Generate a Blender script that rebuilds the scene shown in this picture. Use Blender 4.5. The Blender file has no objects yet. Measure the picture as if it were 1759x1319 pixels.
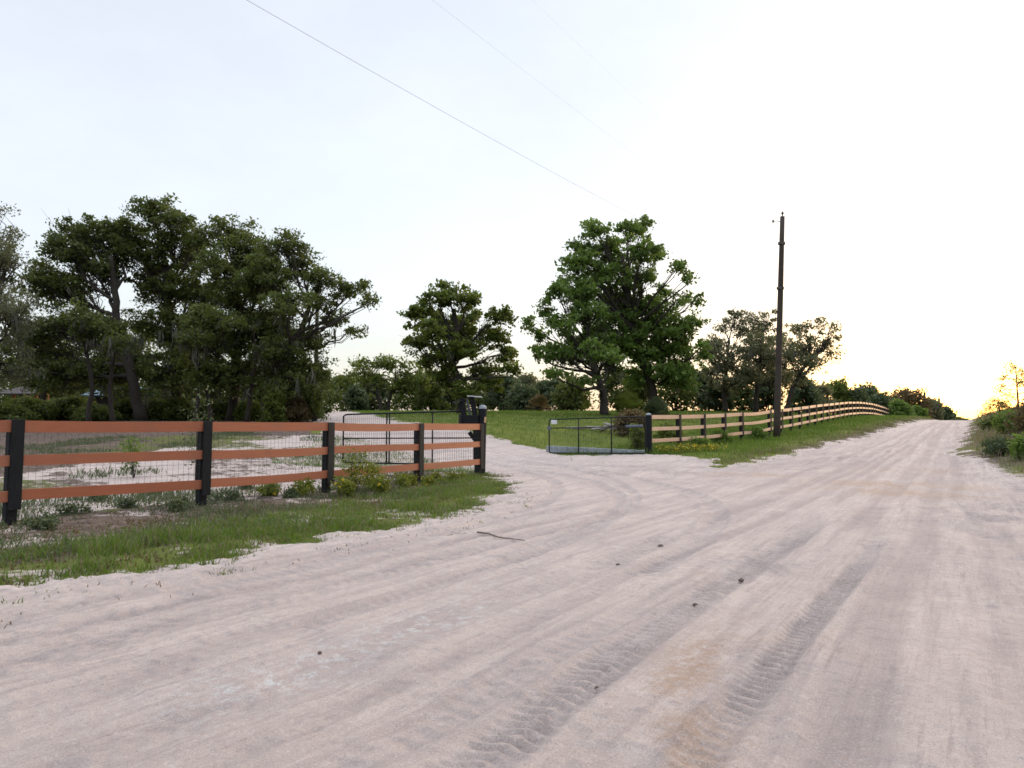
import bpy, math
import numpy as np
from mathutils import Vector

S = bpy.context.scene
COL = S.collection
R = math.radians
FPX, CX, CY, HOR, CAMZ = 1173.0, 879.5, 659.5, 738.0, 1.25
PITCH = math.atan((HOR - CY) / FPX)
ST, CT = 0.544, 0.839          # road direction (sine, cosine of its bearing)

# ------------------------------------------------------------------ helpers
def up(px, py, Y):
    """A point Y metres ahead of the camera on the sight line used while surveying the photo."""
    x = (px - CX) / FPX; y = (CY - py) / FPX
    dy = math.cos(PITCH) - y * math.sin(PITCH)
    dz = math.sin(PITCH) + y * math.cos(PITCH)
    t = Y / dy
    return np.array([x * t, Y, CAMZ + dz * t])

def uv2xy(u, v): return u * ST - v * CT, u * CT + v * ST
def xy2uv(x, y): return x * ST + y * CT, -x * CT + y * ST
def sstep(a, b, x):
    t = np.clip((x - a) / (b - a), 0, 1); return t * t * (3 - 2 * t)

_T = np.random.default_rng(7).random((256, 256))
def noise(x, y, s=1.0, o=0.0):
    x = np.asarray(x, float) * s + o * 17.3 + 1000; y = np.asarray(y, float) * s + o * 9.1 + 1000
    xi = np.floor(x).astype(int); yi = np.floor(y).astype(int)
    fx = x - xi; fy = y - yi
    fx = fx * fx * (3 - 2 * fx); fy = fy * fy * (3 - 2 * fy)
    a = _T[xi & 255, yi & 255]; b = _T[(xi + 1) & 255, yi & 255]
    c = _T[xi & 255, (yi + 1) & 255]; d = _T[(xi + 1) & 255, (yi + 1) & 255]
    return (a * (1 - fx) + b * fx) * (1 - fy) + (c * (1 - fx) + d * fx) * fy
def fbm(x, y, s=1.0, o=0.0, n=4):
    t = 0; a = 1; k = 0
    for i in range(n):
        t = t + a * noise(x, y, s * 2.03 ** i, o + i * 3.7); k += a; a *= 0.5
    return t / k

# ------------------------------------------------------------------ terrain
PU = [-400, 0, 16, 20, 25.1, 29, 34.1, 38.4, 43, 47, 51.2, 61.2, 70, 77.7, 90, 111, 160, 240, 600]
PZ = [0, 0, .05, .16, .30, .50, .66, .86, 1.12, 1.37, 1.61, 2.13, 2.36, 2.46, 2.3, 1.72, .5, 0, 0]
FY = [-400, 10, 12, 16, 20, 25, 38, 45, 60, 75, 90, 130, 700]
FZ = [0, 0, .10, .32, .52, .88, 1.8, 2.22, 2.85, 3.25, 3.45, 3.4, 2.0]
def fence_v(u): return np.interp(u, [-60, 14, 25, 38, 51, 61, 78, 111, 200], [10.6, 10.6, 10, 8.3, 7.6, 7.4, 7.0, 6.6, 3])
LEFT_U = [-60, 2.3, 3.2, 4.8, 6.1, 8.3, 10.9, 13.7, 14.9, 15.4, 16.2, 17.5, 19.0, 19.4, 19.9, 21, 29, 41, 55, 70, 100, 150, 300]
LEFT_V = [6.1, 5.85, 5.75, 5.75, 5.7, 6.0, 6.9, 8.2, 9.2, 10.2, 10.4, 9.6, 8.4, 6.6, 5.7, 5.4, 5.0, 4.2, 3.2, 1.8, -.5, -5, -20]
def left_v(u): return np.interp(u, LEFT_U, LEFT_V)
def right_v(u): return np.interp(u, [-60, 5, 10, 16, 19, 24, 30, 36, 50, 70, 100, 150, 300], [-3.6, -3.2, -2.4, -1.4, -.8, -.2, .25, .1, -.4, -1.2, -4.4, -9.5, -25])
DRIVE = np.array([(3.6, 14.0), (2.2, 18.2), (.9, 21.5), (-1.2, 24.6), (-4.8, 28.5), (-8, 36), (-11, 45), (-15, 57), (-22, 75)])
DRIVE_W = np.array([2.6, 2.4, 2.2, 2.7, 2.5, 1.7, 1.3, 1.2, 1.2])
BRANCH = (np.array([3.0, 17.0]), np.array([4.0, 23.4]), 2.2)

def drive_d(x, y):
    """Signed distance to the edge of the sandy drive: negative inside it."""
    best = np.full(np.shape(x), 1e9)
    for i in range(len(DRIVE) - 1):
        a, b = DRIVE[i], DRIVE[i + 1]; d = b - a; L = d @ d
        t = np.clip(((x - a[0]) * d[0] + (y - a[1]) * d[1]) / L, 0, 1)
        r = np.hypot(x - a[0] - t * d[0], y - a[1] - t * d[1]) - (DRIVE_W[i] * (1 - t) + DRIVE_W[i + 1] * t)
        best = np.minimum(best, r)
    a, b, w = BRANCH; d = b - a
    t = np.clip(((x - a[0]) * d[0] + (y - a[1]) * d[1]) / (d @ d), 0, 1)
    return np.minimum(best, np.hypot(x - a[0] - t * d[0], y - a[1] - t * d[1]) - w)

def base_z(x, y):
    x = np.asarray(x, float); y = np.asarray(y, float)
    u, v = xy2uv(x, y)
    p = (np.interp(u, PU, PZ) + np.interp(u - 2.5, PU, PZ) + np.interp(u + 2.5, PU, PZ)) / 3
    f = (np.interp(y, FY, FZ) + np.interp(y - 2, FY, FZ) + np.interp(y + 2, FY, FZ)) / 3
    k = sstep(0, 9, v - fence_v(u))
    f = f - np.clip(f - 1.72, 0, 9) * sstep(-.24, -.36, x / np.maximum(y, 5.))
    z = p * (1 - k) + f * k
    lv, rv = left_v(u), right_v(u)
    cut = sstep(rv - .8, rv + .5, v) * (1 - sstep(np.minimum(lv, 6) - .2, np.minimum(lv, 6) + 1.6, v))
    z = z - cut * np.interp(u, [0, 18, 35, 60, 100], [0, .05, .2, .32, .3])
    bank = sstep(0, 6, rv - v) * np.interp(u, [5, 14, 22, 40, 80, 120], [.15, .5, 1.25, 1.3, .9, .6])
    return z + bank

def rut(u, v):
    """Relief of the tyre tracks, as height and as a mask of compacted sand."""
    dz = np.zeros_like(u); tone = np.zeros_like(u)
    T = [  # v, half width, u0, u1, depth, lug height, lug period, chevron
        (1.56, .13, -3, 11.5, .026, .040, .082, .6), (.83, .09, -3, 10.5, .028, .038, .082, .4),
        (1.97, .11, -3, 6.0, .018, .034, .12, .5), (2.78, .15, -3, 16, .012, .028, .13, .9), (2.45, .08, -3, 7, .010, .022, .11, .8),
        (4.35, .22, -3, 15, .014, .034, .14, .9), (4.75, .14, -3, 9, .010, .030, .15, -.8), (5.25, .18, -3, 13, .009, .024, .12, 1.4),
        (3.55, .14, 1, 20, .010, .007, .12, .6), (.40, .16, -3, 24, .016, .002, .1, .2),
        (-.30, .20, 3, 15, .016, .012, .15, .6), (-1.05, .20, 4, 22, .012, .009, .15, .6),
        (2.35, .10, 5, 40, .014, .003, .12, .4), (3.1, .16, 9, 70, .016, .0, .2, 0), (1.2, .20, 9, 75, .02, .0, .2, 0), (3.9, .12, 14, 70, .014, .0, .2, 0), (.05, .14, 14, 70, .014, .0, .2, 0), (1.9, .10, 12, 60, .010, .0, .2, 0), (2.7, .09, 16, 60, .010, .0, .2, 0), (4.7, .12, 2, 12, .006, .008, .1, .7),
    ]
    for vc, w, u0, u1, dep, lug, per, chev in T:
        if u1 > 24: vcs = vc * np.interp(u, [0, 20, 45, 70, 110], [1, .92, .72, .3, -1]) + np.interp(u, [0, 30, 70, 110], [0, 0, -.2, -1.5])
        else: vcs = vc
        c = vcs + .10 * (noise(u, u * 0 + vc, .22, vc) - .5) * 2
        q = (v - c) / w
        fade = sstep(u0, u0 + 1.5, u) * (1 - sstep(u1 - 3, u1, u)) * (.45 + .8 * noise(u, v, .8, vc + 2))
        ins = np.exp(-np.clip(q * q, 0, 60) ** 2)
        edge = np.exp(-((np.abs(q) - 1.35) / .3) ** 2)
        big = lug > .036
        ph = (u + np.abs(q) * w * chev + .10 * noise(u, v, 2.2, vc) + .05 * noise(u, v, 7, vc)) / per * 2 * math.pi
        saw = np.clip((np.sin(ph) + .35 * np.sin(2 * ph + .6)) * 1.5, -1, 1) * (.35 + .9 * noise(u, v, 6, vc + 9))
        if not big:   # older, crumbled prints: broken clods instead of clean lugs
            cl = np.clip((noise(u / per * .9 + q * chev * .5, q * 1.6, 1.0, vc) - .5) * 4, -1, 1)
            saw = .45 * saw + .75 * cl
        patch_ = sstep(.3, .62, fbm(u, v, .55, vc + 3, 3)) if not big else .5 + .5 * sstep(.3, .55, noise(u, v, .7, vc))
        dz += fade * (-dep * ins + dep * .6 * edge * (.5 + noise(u, v, 9, vc)) + lug * .40 * saw * ins * patch_)
        tone += fade * ins * ((.50 if u1 < 24 else .95) - .22 * saw * (lug > .005))
    tone += .5 * sstep(13, 22, u) * sstep(.40, .62, fbm(u * .12, v * 1.6, 1.0, 63, 4)) * (v > -1) * (v < 6)
    # fine ribs left by road tyres and crumbs thrown beside the tracks
    for vc, w, per in ((.55, .22, .034), (2.15, .16, .03), (1.15, .12, .03), (3.2, .2, .036), (-.6, .25, .034)):
        c = vc + .16 * (noise(u, u * 0 + vc, .16, vc + 4) - .5) * 2
        k = np.exp(-((v - c) / w) ** 4) * sstep(.35, .6, fbm(u, v, .35, vc + 6, 3)) * (u < 12)
        dz += k * .0045 * np.sin((v - c) / per * 2 * math.pi); tone += k * .10
    cr = np.clip(noise(u, v, 21, 33) - .60, 0, 1) * sstep(.42, .62, fbm(u, v, .9, 35, 3)) * (u < 12) * (u > 0)
    dz += cr * .03; tone += cr * .3
    return dz, np.clip(tone, 0, 1)

def ground_z(x, y): return float(base_z(x, y))

# ------------------------------------------------------------------ mesh building
def mesh_np(name, V, F4=None, F3=None, mat=None, parent=None, attrs=None, smooth=True, loc=None):
    V = np.asarray(V, np.float32)
    if loc is not None: V = V - np.asarray(loc, np.float32)
    me = bpy.data.meshes.new(name)
    n4 = 0 if F4 is None else len(F4); n3 = 0 if F3 is None else len(F3)
    me.vertices.add(len(V)); me.vertices.foreach_set("co", V.ravel())
    li = np.concatenate([np.asarray(F4, np.int32).ravel() if n4 else np.zeros(0, np.int32), np.asarray(F3, np.int32).ravel() if n3 else np.zeros(0, np.int32)])
    me.loops.add(len(li)); me.loops.foreach_set("vertex_index", li.astype(np.int32))
    me.polygons.add(n4 + n3)
    ls = np.concatenate([np.arange(n4) * 4, n4 * 4 + np.arange(n3) * 3]).astype(np.int32)
    me.polygons.foreach_set("loop_start", ls)
    me.polygons.foreach_set("use_smooth", np.full(n4 + n3, smooth))
    for k, a in (attrs or {}).items():
        me.attributes.new(k, 'FLOAT', 'POINT').data.foreach_set("value", np.asarray(a, np.float32))
    me.update(calc_edges=True)
    if mat: me.materials.append(mat)
    o = bpy.data.objects.new(name, me); COL.objects.link(o)
    if parent is not None: o.parent = parent
    elif loc is not None: o.location = [float(c) for c in loc]
    return o

def tag(o, label=None, cat=None, group=None, kind=None):
    if label: o["label"] = label
    if cat: o["category"] = cat
    if group: o["group"] = group
    if kind: o["kind"] = kind
    return o

def empty(name, loc, label, cat, group=None, rz=0):
    o = bpy.data.objects.new(name, None); COL.objects.link(o)
    o.empty_display_size = .2
    o.location = [float(c) for c in loc]; o.rotation_euler = (0, 0, rz)
    return tag(o, label, cat, group)

class MB:
    """Collects boxes and tubes into one mesh."""
    def __init__(s): s.v = []; s.q = []; s.t = []; s.n = 0; s.a = []
    def add(s, V, Q=None, Tr=None, a=0.):
        V = np.asarray(V, float)
        if Q is not None and len(Q): s.q.append(np.asarray(Q, int) + s.n)
        if Tr is not None and len(Tr): s.t.append(np.asarray(Tr, int) + s.n)
        s.v.append(V); s.a.append(np.full(len(V), a)); s.n += len(V)
    def tube(s, P, rad, k=6, cap=True, a=0.):
        P = np.asarray(P, float); n = len(P); rad = np.broadcast_to(np.asarray(rad, float), (n,))
        T = np.gradient(P, axis=0) if n > 2 else np.repeat((P[1] - P[0])[None], n, 0)
        T /= np.linalg.norm(T, axis=1)[:, None] + 1e-9
        ref = np.array([0, 0, 1.]) if abs(T[0][2]) < .9 else np.array([1., 0, 0])
        A = np.cross(T, ref); A /= np.linalg.norm(A, axis=1)[:, None] + 1e-9
        B = np.cross(T, A)
        th = np.arange(k) / k * 2 * math.pi
        V = P[:, None] + rad[:, None, None] * (A[:, None] * np.cos(th)[None, :, None] + B[:, None] * np.sin(th)[None, :, None])
        i = np.arange(n - 1)[:, None] * k; j = np.arange(k)[None]; j2 = (j + 1) % k
        Q = np.stack([i + j, i + j2, i + k + j2, i + k + j], -1).reshape(-1, 4)
        V = V.reshape(-1, 3); Tr = []
        if cap:
            V = np.vstack([V, P[0], P[-1]]); c0 = n * k; c1 = c0 + 1
            Tr = [(c0, (m + 1) % k, m) for m in range(k)] + [(c1, (n - 1) * k + m, (n - 1) * k + (m + 1) % k) for m in range(k)]
        s.add(V, Q, Tr, a)
    def box(s, c, ax, ay, az, bev=0.008, a=0.):
        """Chamfered box; ax, ay, az are half-axis vectors."""
        c = np.asarray(c, float); H = [np.asarray(t, float) for t in (ax, ay, az)]
        L = [np.linalg.norm(t) for t in H]; b = min(bev, .45 * min(L))
        V = []; idx = {}
        for sx in (-1, 1):
            for sy in (-1, 1):
                for sz in (-1, 1):
                    sg = (sx, sy, sz)
                    for k in range(3):      # vertex that lies on face k
                        p = c.copy()
                        for m in range(3): p = p + H[m] * sg[m] * (1 if m == k else 1 - b / L[m])
                        idx[sg + (k,)] = len(V); V.append(p)
        Q = []; Tr = []
        for k in range(3):
            m, n = (k + 1) % 3, (k + 2) % 3
            for sk in (-1, 1):
                def g(a_, b_):
                    sg = [0, 0, 0]; sg[k] = sk; sg[m] = a_; sg[n] = b_; return idx[tuple(sg) + (k,)]
                f = [g(-1, -1), g(1, -1), g(1, 1), g(-1, 1)]; Q.append(f if sk > 0 else f[::-1])
            for sm in (-1, 1):              # edges along axis k
                for sn in (-1, 1):
                    def h(e, face):
                        sg = [0, 0, 0]; sg[k] = e; sg[m] = sm; sg[n] = sn; return idx[tuple(sg) + (face,)]
                    f = [h(-1, m), h(1, m), h(1, n), h(-1, n)]; Q.append(f if sm * sn > 0 else f[::-1])
        for sx in (-1, 1):
            for sy in (-1, 1):
                for sz in (-1, 1):
                    f = [idx[(sx, sy, sz, k)] for k in range(3)]; Tr.append(f if sx * sy * sz > 0 else f[::-1])
        s.add(V, Q, Tr, a)
    def board(s, p0, p1, thick, h, nrm, bev=.006, a=0., upv=(0, 0, 1)):
        """A board from p0 to p1 (centres), THICK across nrm, H along up."""
        p0 = np.asarray(p0, float); p1 = np.asarray(p1, float); d = (p1 - p0) / 2
        s.box((p0 + p1) / 2, d, np.asarray(nrm) * thick / 2, np.asarray(upv, float) * h / 2, bev, a)
    def build(s, name, mat, parent=None, loc=None, smooth=False):
        V = np.vstack(s.v)
        return mesh_np(name, V, np.vstack(s.q) if s.q else None, np.vstack(s.t) if s.t else None, mat, parent, {"tint": np.concatenate(s.a)}, smooth, loc)

# ------------------------------------------------------------------ materials
def new_mat(name):
    m = bpy.data.materials.new(name); m.use_nodes = True
    nt = m.node_tree; nt.nodes.clear()
    out = nt.nodes.new("ShaderNodeOutputMaterial")
    return m, nt, out
class NT:
    def __init__(s, nt): s.nt = nt
    def n(s, t, **k):
        o = s.nt.nodes.new(t)
        for a, b in k.items():
            if a.startswith("i_"): o.inputs[a[2:].replace("_", " ")].default_value = b
            else: setattr(o, a, b)
        return o
    def l(s, a, b): s.nt.links.new(a, b)
    def noise(s, vec, scale, detail=4, rough=.55):
        o = s.n("ShaderNodeTexNoise"); o.inputs["Scale"].default_value = scale; o.inputs["Detail"].default_value = detail; o.inputs["Roughness"].default_value = rough
        if vec is not None: s.l(vec, o.inputs["Vector"])
        return o.outputs["Fac"]
    def ramp(s, f, a, b, lo=0., hi=1.):
        o = s.n("ShaderNodeMapRange"); o.inputs[1].default_value = lo; o.inputs[2].default_value = hi; o.inputs[3].default_value = a; o.inputs[4].default_value = b; o.clamp = True
        s.l(f, o.inputs[0]); return o.outputs[0]
    def mix(s, f, a, b, mode='MIX'):
        o = s.n("ShaderNodeMix", data_type='RGBA', blend_type=mode)
        for inp, x in ((o.inputs[0], f), (o.inputs[6], a), (o.inputs[7], b)):
            if isinstance(x, (int, float)): inp.default_value = x
            elif isinstance(x, tuple): inp.default_value = (*x, 1)
            else: s.l(x, inp)
        return o.outputs[2]
    def math(s, op, a, b=None, clamp=False):
        o = s.n("ShaderNodeMath", operation=op, use_clamp=clamp)
        for inp, x in ((o.inputs[0], a), (o.inputs[1], b)):
            if x is None: continue
            if isinstance(x, (int, float)): inp.default_value = x
            else: s.l(x, inp)
        return o.outputs[0]
    def attr(s, name): return s.n("ShaderNodeAttribute", attribute_name=name).outputs["Fac"]
    def bump(s, h, strength, dist):
        o = s.n("ShaderNodeBump"); o.inputs["Strength"].default_value = strength; o.inputs["Distance"].default_value = dist
        s.l(h, o.inputs["Height"]); return o.outputs[0]
    def pbsdf(s, col, rough, bump=None, spec=.3, metal=0.):
        o = s.n("ShaderNodeBsdfPrincipled")
        if isinstance(col, tuple): o.inputs["Base Color"].default_value = (*col, 1)
        else: s.l(col, o.inputs["Base Color"])
        if isinstance(rough, (int, float)): o.inputs["Roughness"].default_value = rough
        else: s.l(rough, o.inputs["Roughness"])
        o.inputs["Specular IOR Level"].default_value = spec; o.inputs["Metallic"].default_value = metal
        if bump is not None: s.l(bump, o.inputs["Normal"])
        return o.outputs[0]

SAND_A, SAND_B = (.490, .413, .370), (.325, .275, .258)
def sand_colour(N, pos, use_attr=True):
    big = N.noise(pos, .35, 5); mid = N.noise(pos, 2.3, 6, .65); fine = N.noise(pos, 55, 3, .7)
    rt_ = N.n("ShaderNodeVectorRotate", rotation_type='Z_AXIS'); rt_.inputs["Angle"].default_value = math.asin(ST); N.l(pos, rt_.inputs["Vector"])
    mp = N.n("ShaderNodeMapping"); mp.inputs["Scale"].default_value = (7, .45, 1)
    N.l(rt_.outputs[0], mp.inputs["Vector"])
    streak = N.noise(mp.outputs[0], 1.0, 6, .65)
    c = N.mix(N.ramp(mid, 0, 1, .35, .7), SAND_A, (.395, .332, .300))
    c = N.mix(N.ramp(big, 0, .55, .4, .7), c, (.345, .295, .280))
    c = N.mix(N.ramp(streak, 0, .85, .46, .64), c, SAND_B)
    mp2 = N.n("ShaderNodeMapping"); mp2.inputs["Scale"].default_value = (26, 1.1, 1); N.l(rt_.outputs[0], mp2.inputs["Vector"])
    s2 = N.math('MULTIPLY', N.ramp(N.noise(mp2.outputs[0], 1.0, 6, .78), 0, 1, .53, .60), N.ramp(N.noise(pos, .8, 3), 0, 1, .4, .62))
    c = N.mix(N.math('MULTIPLY', s2, .6), c, (.255, .215, .208))
    lump = N.noise(pos, 15, 5, .75)
    c = N.mix(N.ramp(lump, 0, .45, .52, .70), c, (.30, .25, .235))
    c = N.mix(N.ramp(lump, .4, 0, .30, .46), c, (.56, .49, .465))
    if use_attr:
        c = N.mix(N.math('MULTIPLY', N.attr("tone"), .62), c, (.245, .204, .196))
        c = N.mix(N.math('MULTIPLY', N.attr("rust"), N.ramp(lump, .1, .9, .36, .6)), c, (.33, .225, .155))
        c = N.mix(N.math('MULTIPLY', N.attr("chalk"), N.ramp(N.noise(pos, 11, 6, .8), 0, .8, .5, .62)), c, (.50, .505, .50))
    spk = N.ramp(fine, 0, 1, .62, .72)
    c = N.mix(N.math('MULTIPLY', spk, .75), c, (.22, .17, .15))
    gr = N.noise(pos, 120, 2, .8)
    c = N.mix(N.ramp(gr, .45, 0, .30, .44), c, (.62, .55, .51))
    c = N.mix(N.ramp(gr, 0, .55, .56, .70), c, (.22, .175, .16))
    return c, mid, fine, streak

def mat_sand():
    m, nt, out = new_mat("pale sand"); N = NT(nt)
    pos = N.n("ShaderNodeNewGeometry").outputs["Position"]
    c, mid, fine, streak = sand_colour(N, pos)
    h = N.math('ADD', N.math('MULTIPLY', N.noise(pos, 12, 7, .78), .045), N.math('MULTIPLY', fine, .012))
    h = N.math('ADD', h, N.math('MULTIPLY', streak, .03))
    N.l(N.pbsdf(c, .95, N.bump(h, .8, 1.0), .15), out.inputs[0]); return m

def mat_ground():
    m, nt, out = new_mat("grass and soil"); N = NT(nt)
    pos = N.n("ShaderNodeNewGeometry").outputs["Position"]
    sand, mid, fine, _ = sand_colour(N, pos, False)
    n1 = N.noise(pos, .55, 5, .6); n2 = N.noise(pos, 4.5, 5, .7); n3 = N.noise(pos, 26, 3, .7)
    lawn = N.mix(N.ramp(n1, 0, 1, .3, .7), (.066, .094, .016), (.142, .158, .028))
    lawn = N.mix(N.ramp(n2, 0, .75, .42, .72), lawn, (.055, .078, .018))
    lawn = N.mix(N.ramp(n3, 0, .5, .5, .75), lawn, (.17, .16, .06))
    lit = N.mix(N.ramp(n2, 0, 1, .35, .65), (.052, .038, .031), (.150, .112, .090))
    lit = N.mix(N.ramp(n3, 0, .8, .56, .7), lit, (.30, .235, .21))
    f = N.math('ADD', N.attr("grass"), N.math('MULTIPLY', N.math('SUBTRACT', n2, .5), .9))
    c = N.mix(N.ramp(f, 0, 1, .4, .6), lit, lawn)
    f2 = N.math('ADD', N.attr("sand"), N.math('MULTIPLY', N.math('SUBTRACT', N.noise(pos, 3.2, 6, .75), .5), 1.3))
    c = N.mix(N.ramp(f2, 0, 1, .45, .6), c, sand)
    h = N.math('ADD', N.math('MULTIPLY', n2, .06), N.math('MULTIPLY', n3, .03))
    N.l(N.pbsdf(c, .95, N.bump(h, .9, 1.0), .1), out.inputs[0]); return m

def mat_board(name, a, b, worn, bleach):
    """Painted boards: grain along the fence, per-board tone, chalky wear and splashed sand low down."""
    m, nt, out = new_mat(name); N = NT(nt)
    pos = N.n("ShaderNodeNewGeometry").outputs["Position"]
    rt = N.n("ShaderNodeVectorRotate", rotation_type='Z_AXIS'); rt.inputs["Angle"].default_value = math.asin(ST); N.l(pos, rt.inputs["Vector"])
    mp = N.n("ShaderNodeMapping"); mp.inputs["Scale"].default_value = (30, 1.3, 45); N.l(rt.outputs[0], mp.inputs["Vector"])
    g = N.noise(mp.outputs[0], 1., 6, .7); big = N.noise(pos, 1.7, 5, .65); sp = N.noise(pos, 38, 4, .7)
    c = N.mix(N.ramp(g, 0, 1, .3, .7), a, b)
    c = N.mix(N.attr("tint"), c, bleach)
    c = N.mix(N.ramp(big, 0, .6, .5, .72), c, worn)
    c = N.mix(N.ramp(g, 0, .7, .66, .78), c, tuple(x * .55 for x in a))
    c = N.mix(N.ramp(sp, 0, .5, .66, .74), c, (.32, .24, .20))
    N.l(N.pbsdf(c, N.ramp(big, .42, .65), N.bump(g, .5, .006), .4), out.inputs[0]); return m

def mat_leaf(name, dark, light, trans=.28, rough=.55):
    m, nt, out = new_mat(name); N = NT(nt)
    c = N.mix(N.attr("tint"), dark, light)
    p = N.pbsdf(c, rough, None, .25)
    t = N.n("ShaderNodeBsdfTranslucent"); N.l(N.mix(.5, c, (light[0] * 1.5, light[1] * 1.5, light[2])), t.inputs[0])
    x = N.n("ShaderNodeMixShader"); x.inputs[0].default_value = trans
    N.l(p, x.inputs[1]); N.l(t.outputs[0], x.inputs[2]); N.l(x.outputs[0], out.inputs[0]); return m

def mat_plain(name, a, b, scale=6., rough=.8, stretch=(1, 1, 1), bump=.01, spec=.3, metal=0., worn=None):
    m, nt, out = new_mat(name); N = NT(nt)
    co = N.n("ShaderNodeTexCoord").outputs["Object"]
    mp = N.n("ShaderNodeMapping"); mp.inputs["Scale"].default_value = stretch; N.l(co, mp.inputs["Vector"])
    n1 = N.noise(mp.outputs[0], scale, 6, .65); n2 = N.noise(co, scale * .22, 4)
    c = N.mix(N.ramp(n1, 0, 1, .3, .7), a, b)
    c = N.mix(N.ramp(n2, 0, .5, .45, .7), c, tuple(x * .75 for x in a))
    if worn: c = N.mix(N.ramp(N.noise(mp.outputs[0], scale * 2.2, 7, .75), 0, .8, .62, .75), c, worn)
    N.l(N.pbsdf(c, rough, N.bump(n1, .6, bump), spec, metal), out.inputs[0]); return m

M = dict(
    sand=mat_sand(), ground=mat_ground(),
    oak=mat_leaf("oak leaves", (.034, .050, .013), (.112, .140, .034), .40),
    oak2=mat_leaf("fresh oak leaves", (.040, .062, .013), (.135, .172, .032), .42),
    oak3=mat_leaf("bright oak leaves", (.044, .080, .018), (.135, .205, .040), .42),
    olive=mat_leaf("greyish oak leaves", (.055, .062, .034), (.165, .170, .092), .38),
    dusty=mat_leaf("dusty shrub leaves", (.030, .046, .022), (.090, .118, .056), .32),
    brown=mat_leaf("dry brown leaves", (.055, .042, .02), (.145, .105, .05), .34),
    pine=mat_leaf("pine needles", (.03, .04, .012), (.10, .095, .03), .3),
    weed=mat_leaf("weed leaves", (.065, .095, .015), (.19, .21, .03), .35),
    flower=mat_leaf("yellow flowers", (.50, .36, .02), (.65, .5, .04), .3),
    blade=mat_leaf("grass blades", (.044, .088, .012), (.128, .196, .030), .35, .6),
    dry=mat_leaf("dry grass", (.10, .078, .052), (.24, .19, .14), .3, .8),
    moss=mat_leaf("hanging moss", (.045, .047, .038), (.11, .11, .09), .3, .9),
    bark=mat_plain("oak bark", (.020, .017, .014), (.052, .044, .037), 9, .95, (3, 3, .6), .05),
    rail=mat_board("terracotta paint", (.265, .080, .037), (.325, .105, .050), (.24, .088, .052), (.36, .14, .08)),
    rail_glow=mat_board("glow lit terracotta paint", (.54, .315, .21), (.62, .385, .265), (.48, .29, .195), (.68, .46, .34)),  # left fence's terracotta, made paler to carry the sunset glow in its colour
    black=mat_plain("black fence paint", (.007, .008, .010), (.014, .016, .019), 14, .75, (4, 4, .5), .004, .15),
    black2=mat_plain("weathered black paint", (.020, .020, .020), (.042, .039, .036), 14, .75, (4, 4, .5), .004, .18),
    metal=mat_plain("black gate tube", (.006, .007, .010), (.012, .013, .017), 12, .6, (1, 1, 1), .001, .15),
    wire=mat_plain("dark wire", (.03, .03, .03), (.06, .055, .05), 12, .5, (1, 1, 1), .001, .5),
    galv=mat_plain("pale painted metal", (.45, .47, .50), (.60, .62, .64), 20, .5, (1, 1, 1), .001, .4),
    blue=mat_plain("blue grey metal", (.05, .065, .10), (.09, .11, .15), 20, .5, (1, 1, 1), .001, .4),
    block=mat_plain("grey concrete block", (.22, .25, .28), (.36, .385, .41), 7, .9, (1, 1, 1), .01, .2),
    mortar=mat_plain("mortar", (.17, .18, .19), (.24, .25, .26), 20, .95),
    pole=mat_plain("weathered utility pole", (.028, .022, .018), (.060, .047, .038), 10, .9, (5, 5, .25), .01),
    newwood=mat_plain("bare timber", (.42, .27, .13), (.52, .36, .19), 16, .8, (3, 3, .4), .003),
    porch=mat_plain("orange stained timber", (.42, .17, .06), (.52, .22, .08), 12, .8, (3, 3, .4), .003),
    stick=mat_plain("dead stick", (.10, .075, .06), (.19, .155, .13), 18, .95),
    clod=mat_plain("dark clod", (.085, .062, .052), (.16, .12, .10), 30, .95, bump=.02),
    rubble=mat_plain("grey cut wood", (.22, .20, .19), (.38, .36, .345), 12, .95, bump=.02),
    rooft=mat_plain("blue metal roof", (.055, .10, .14), (.085, .145, .19), 4, .5, (6, .3, 1), .005),
    siding=mat_plain("dark barn siding", (.035, .03, .028), (.06, .05, .045), 6, .9),
    line=mat_plain("blue grey cable", (.16, .16, .24), (.24, .24, .32), 10, .6),
)

# ------------------------------------------------------------------ ground, road, drive
def lines(segs):
    out = [segs[0][0]]
    for a, b, s0, s1 in segs:
        x = a
        while x < b - 1e-6:
            t = (x - a) / (b - a); x = min(b, x + s0 * (s1 / s0) ** t); out.append(x)
    return np.array(out)
U = lines([(-120, -10, 10, 2), (-10, .6, 1.2, .10), (.6, 7, .012, .0125), (7, 14, .0125, .05), (14, 40, .05, .28), (40, 110, .28, .8), (110, 420, .8, 12)])
W = lines([(-220, -20, 12, .7), (-20, -2.4, .6, .05), (-2.4, 6.6, .028, .028), (6.6, 11, .03, .07), (11, 30, .07, .3), (30, 340, .3, 12)])
gu, gv = np.meshgrid(U, W, indexing='ij')
gx, gy = uv2xy(gu, gv)
gz = base_z(gx, gy)
lv = left_v(gu); rv = right_v(gu)
def edge_jag(x, y):
    return (fbm(x, y, 1.6, 1, 4) - .5) * np.interp(np.hypot(x, y), [0, 10, 40], [.9, 1.1, 1.6]) + (fbm(x, y, 7, 2, 4) - .5) * .55 + (noise(x, y, 22, 3) - .5) * .16
jag = edge_jag(gx, gy)
d_road = np.maximum(gv - lv, rv - gv) + jag              # <0 inside the road
d_drive = drive_d(gx, gy) + jag * 1.3
near = (gu < 45)
dz, tone = rut(gu, gv)
insand = 1 - sstep(-.25, .15, np.minimum(d_road, d_drive))
rough_ = (fbm(gx, gy, 1.1, 5, 5) - .5) * .055 + (fbm(gx, gy, 9, 8, 3) - .5) * .012
verge = 1 - insand
kerbmask = np.exp(-((np.minimum(d_road, d_drive) - .05) / .25) ** 2) * .035 * (gu < 40)
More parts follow.
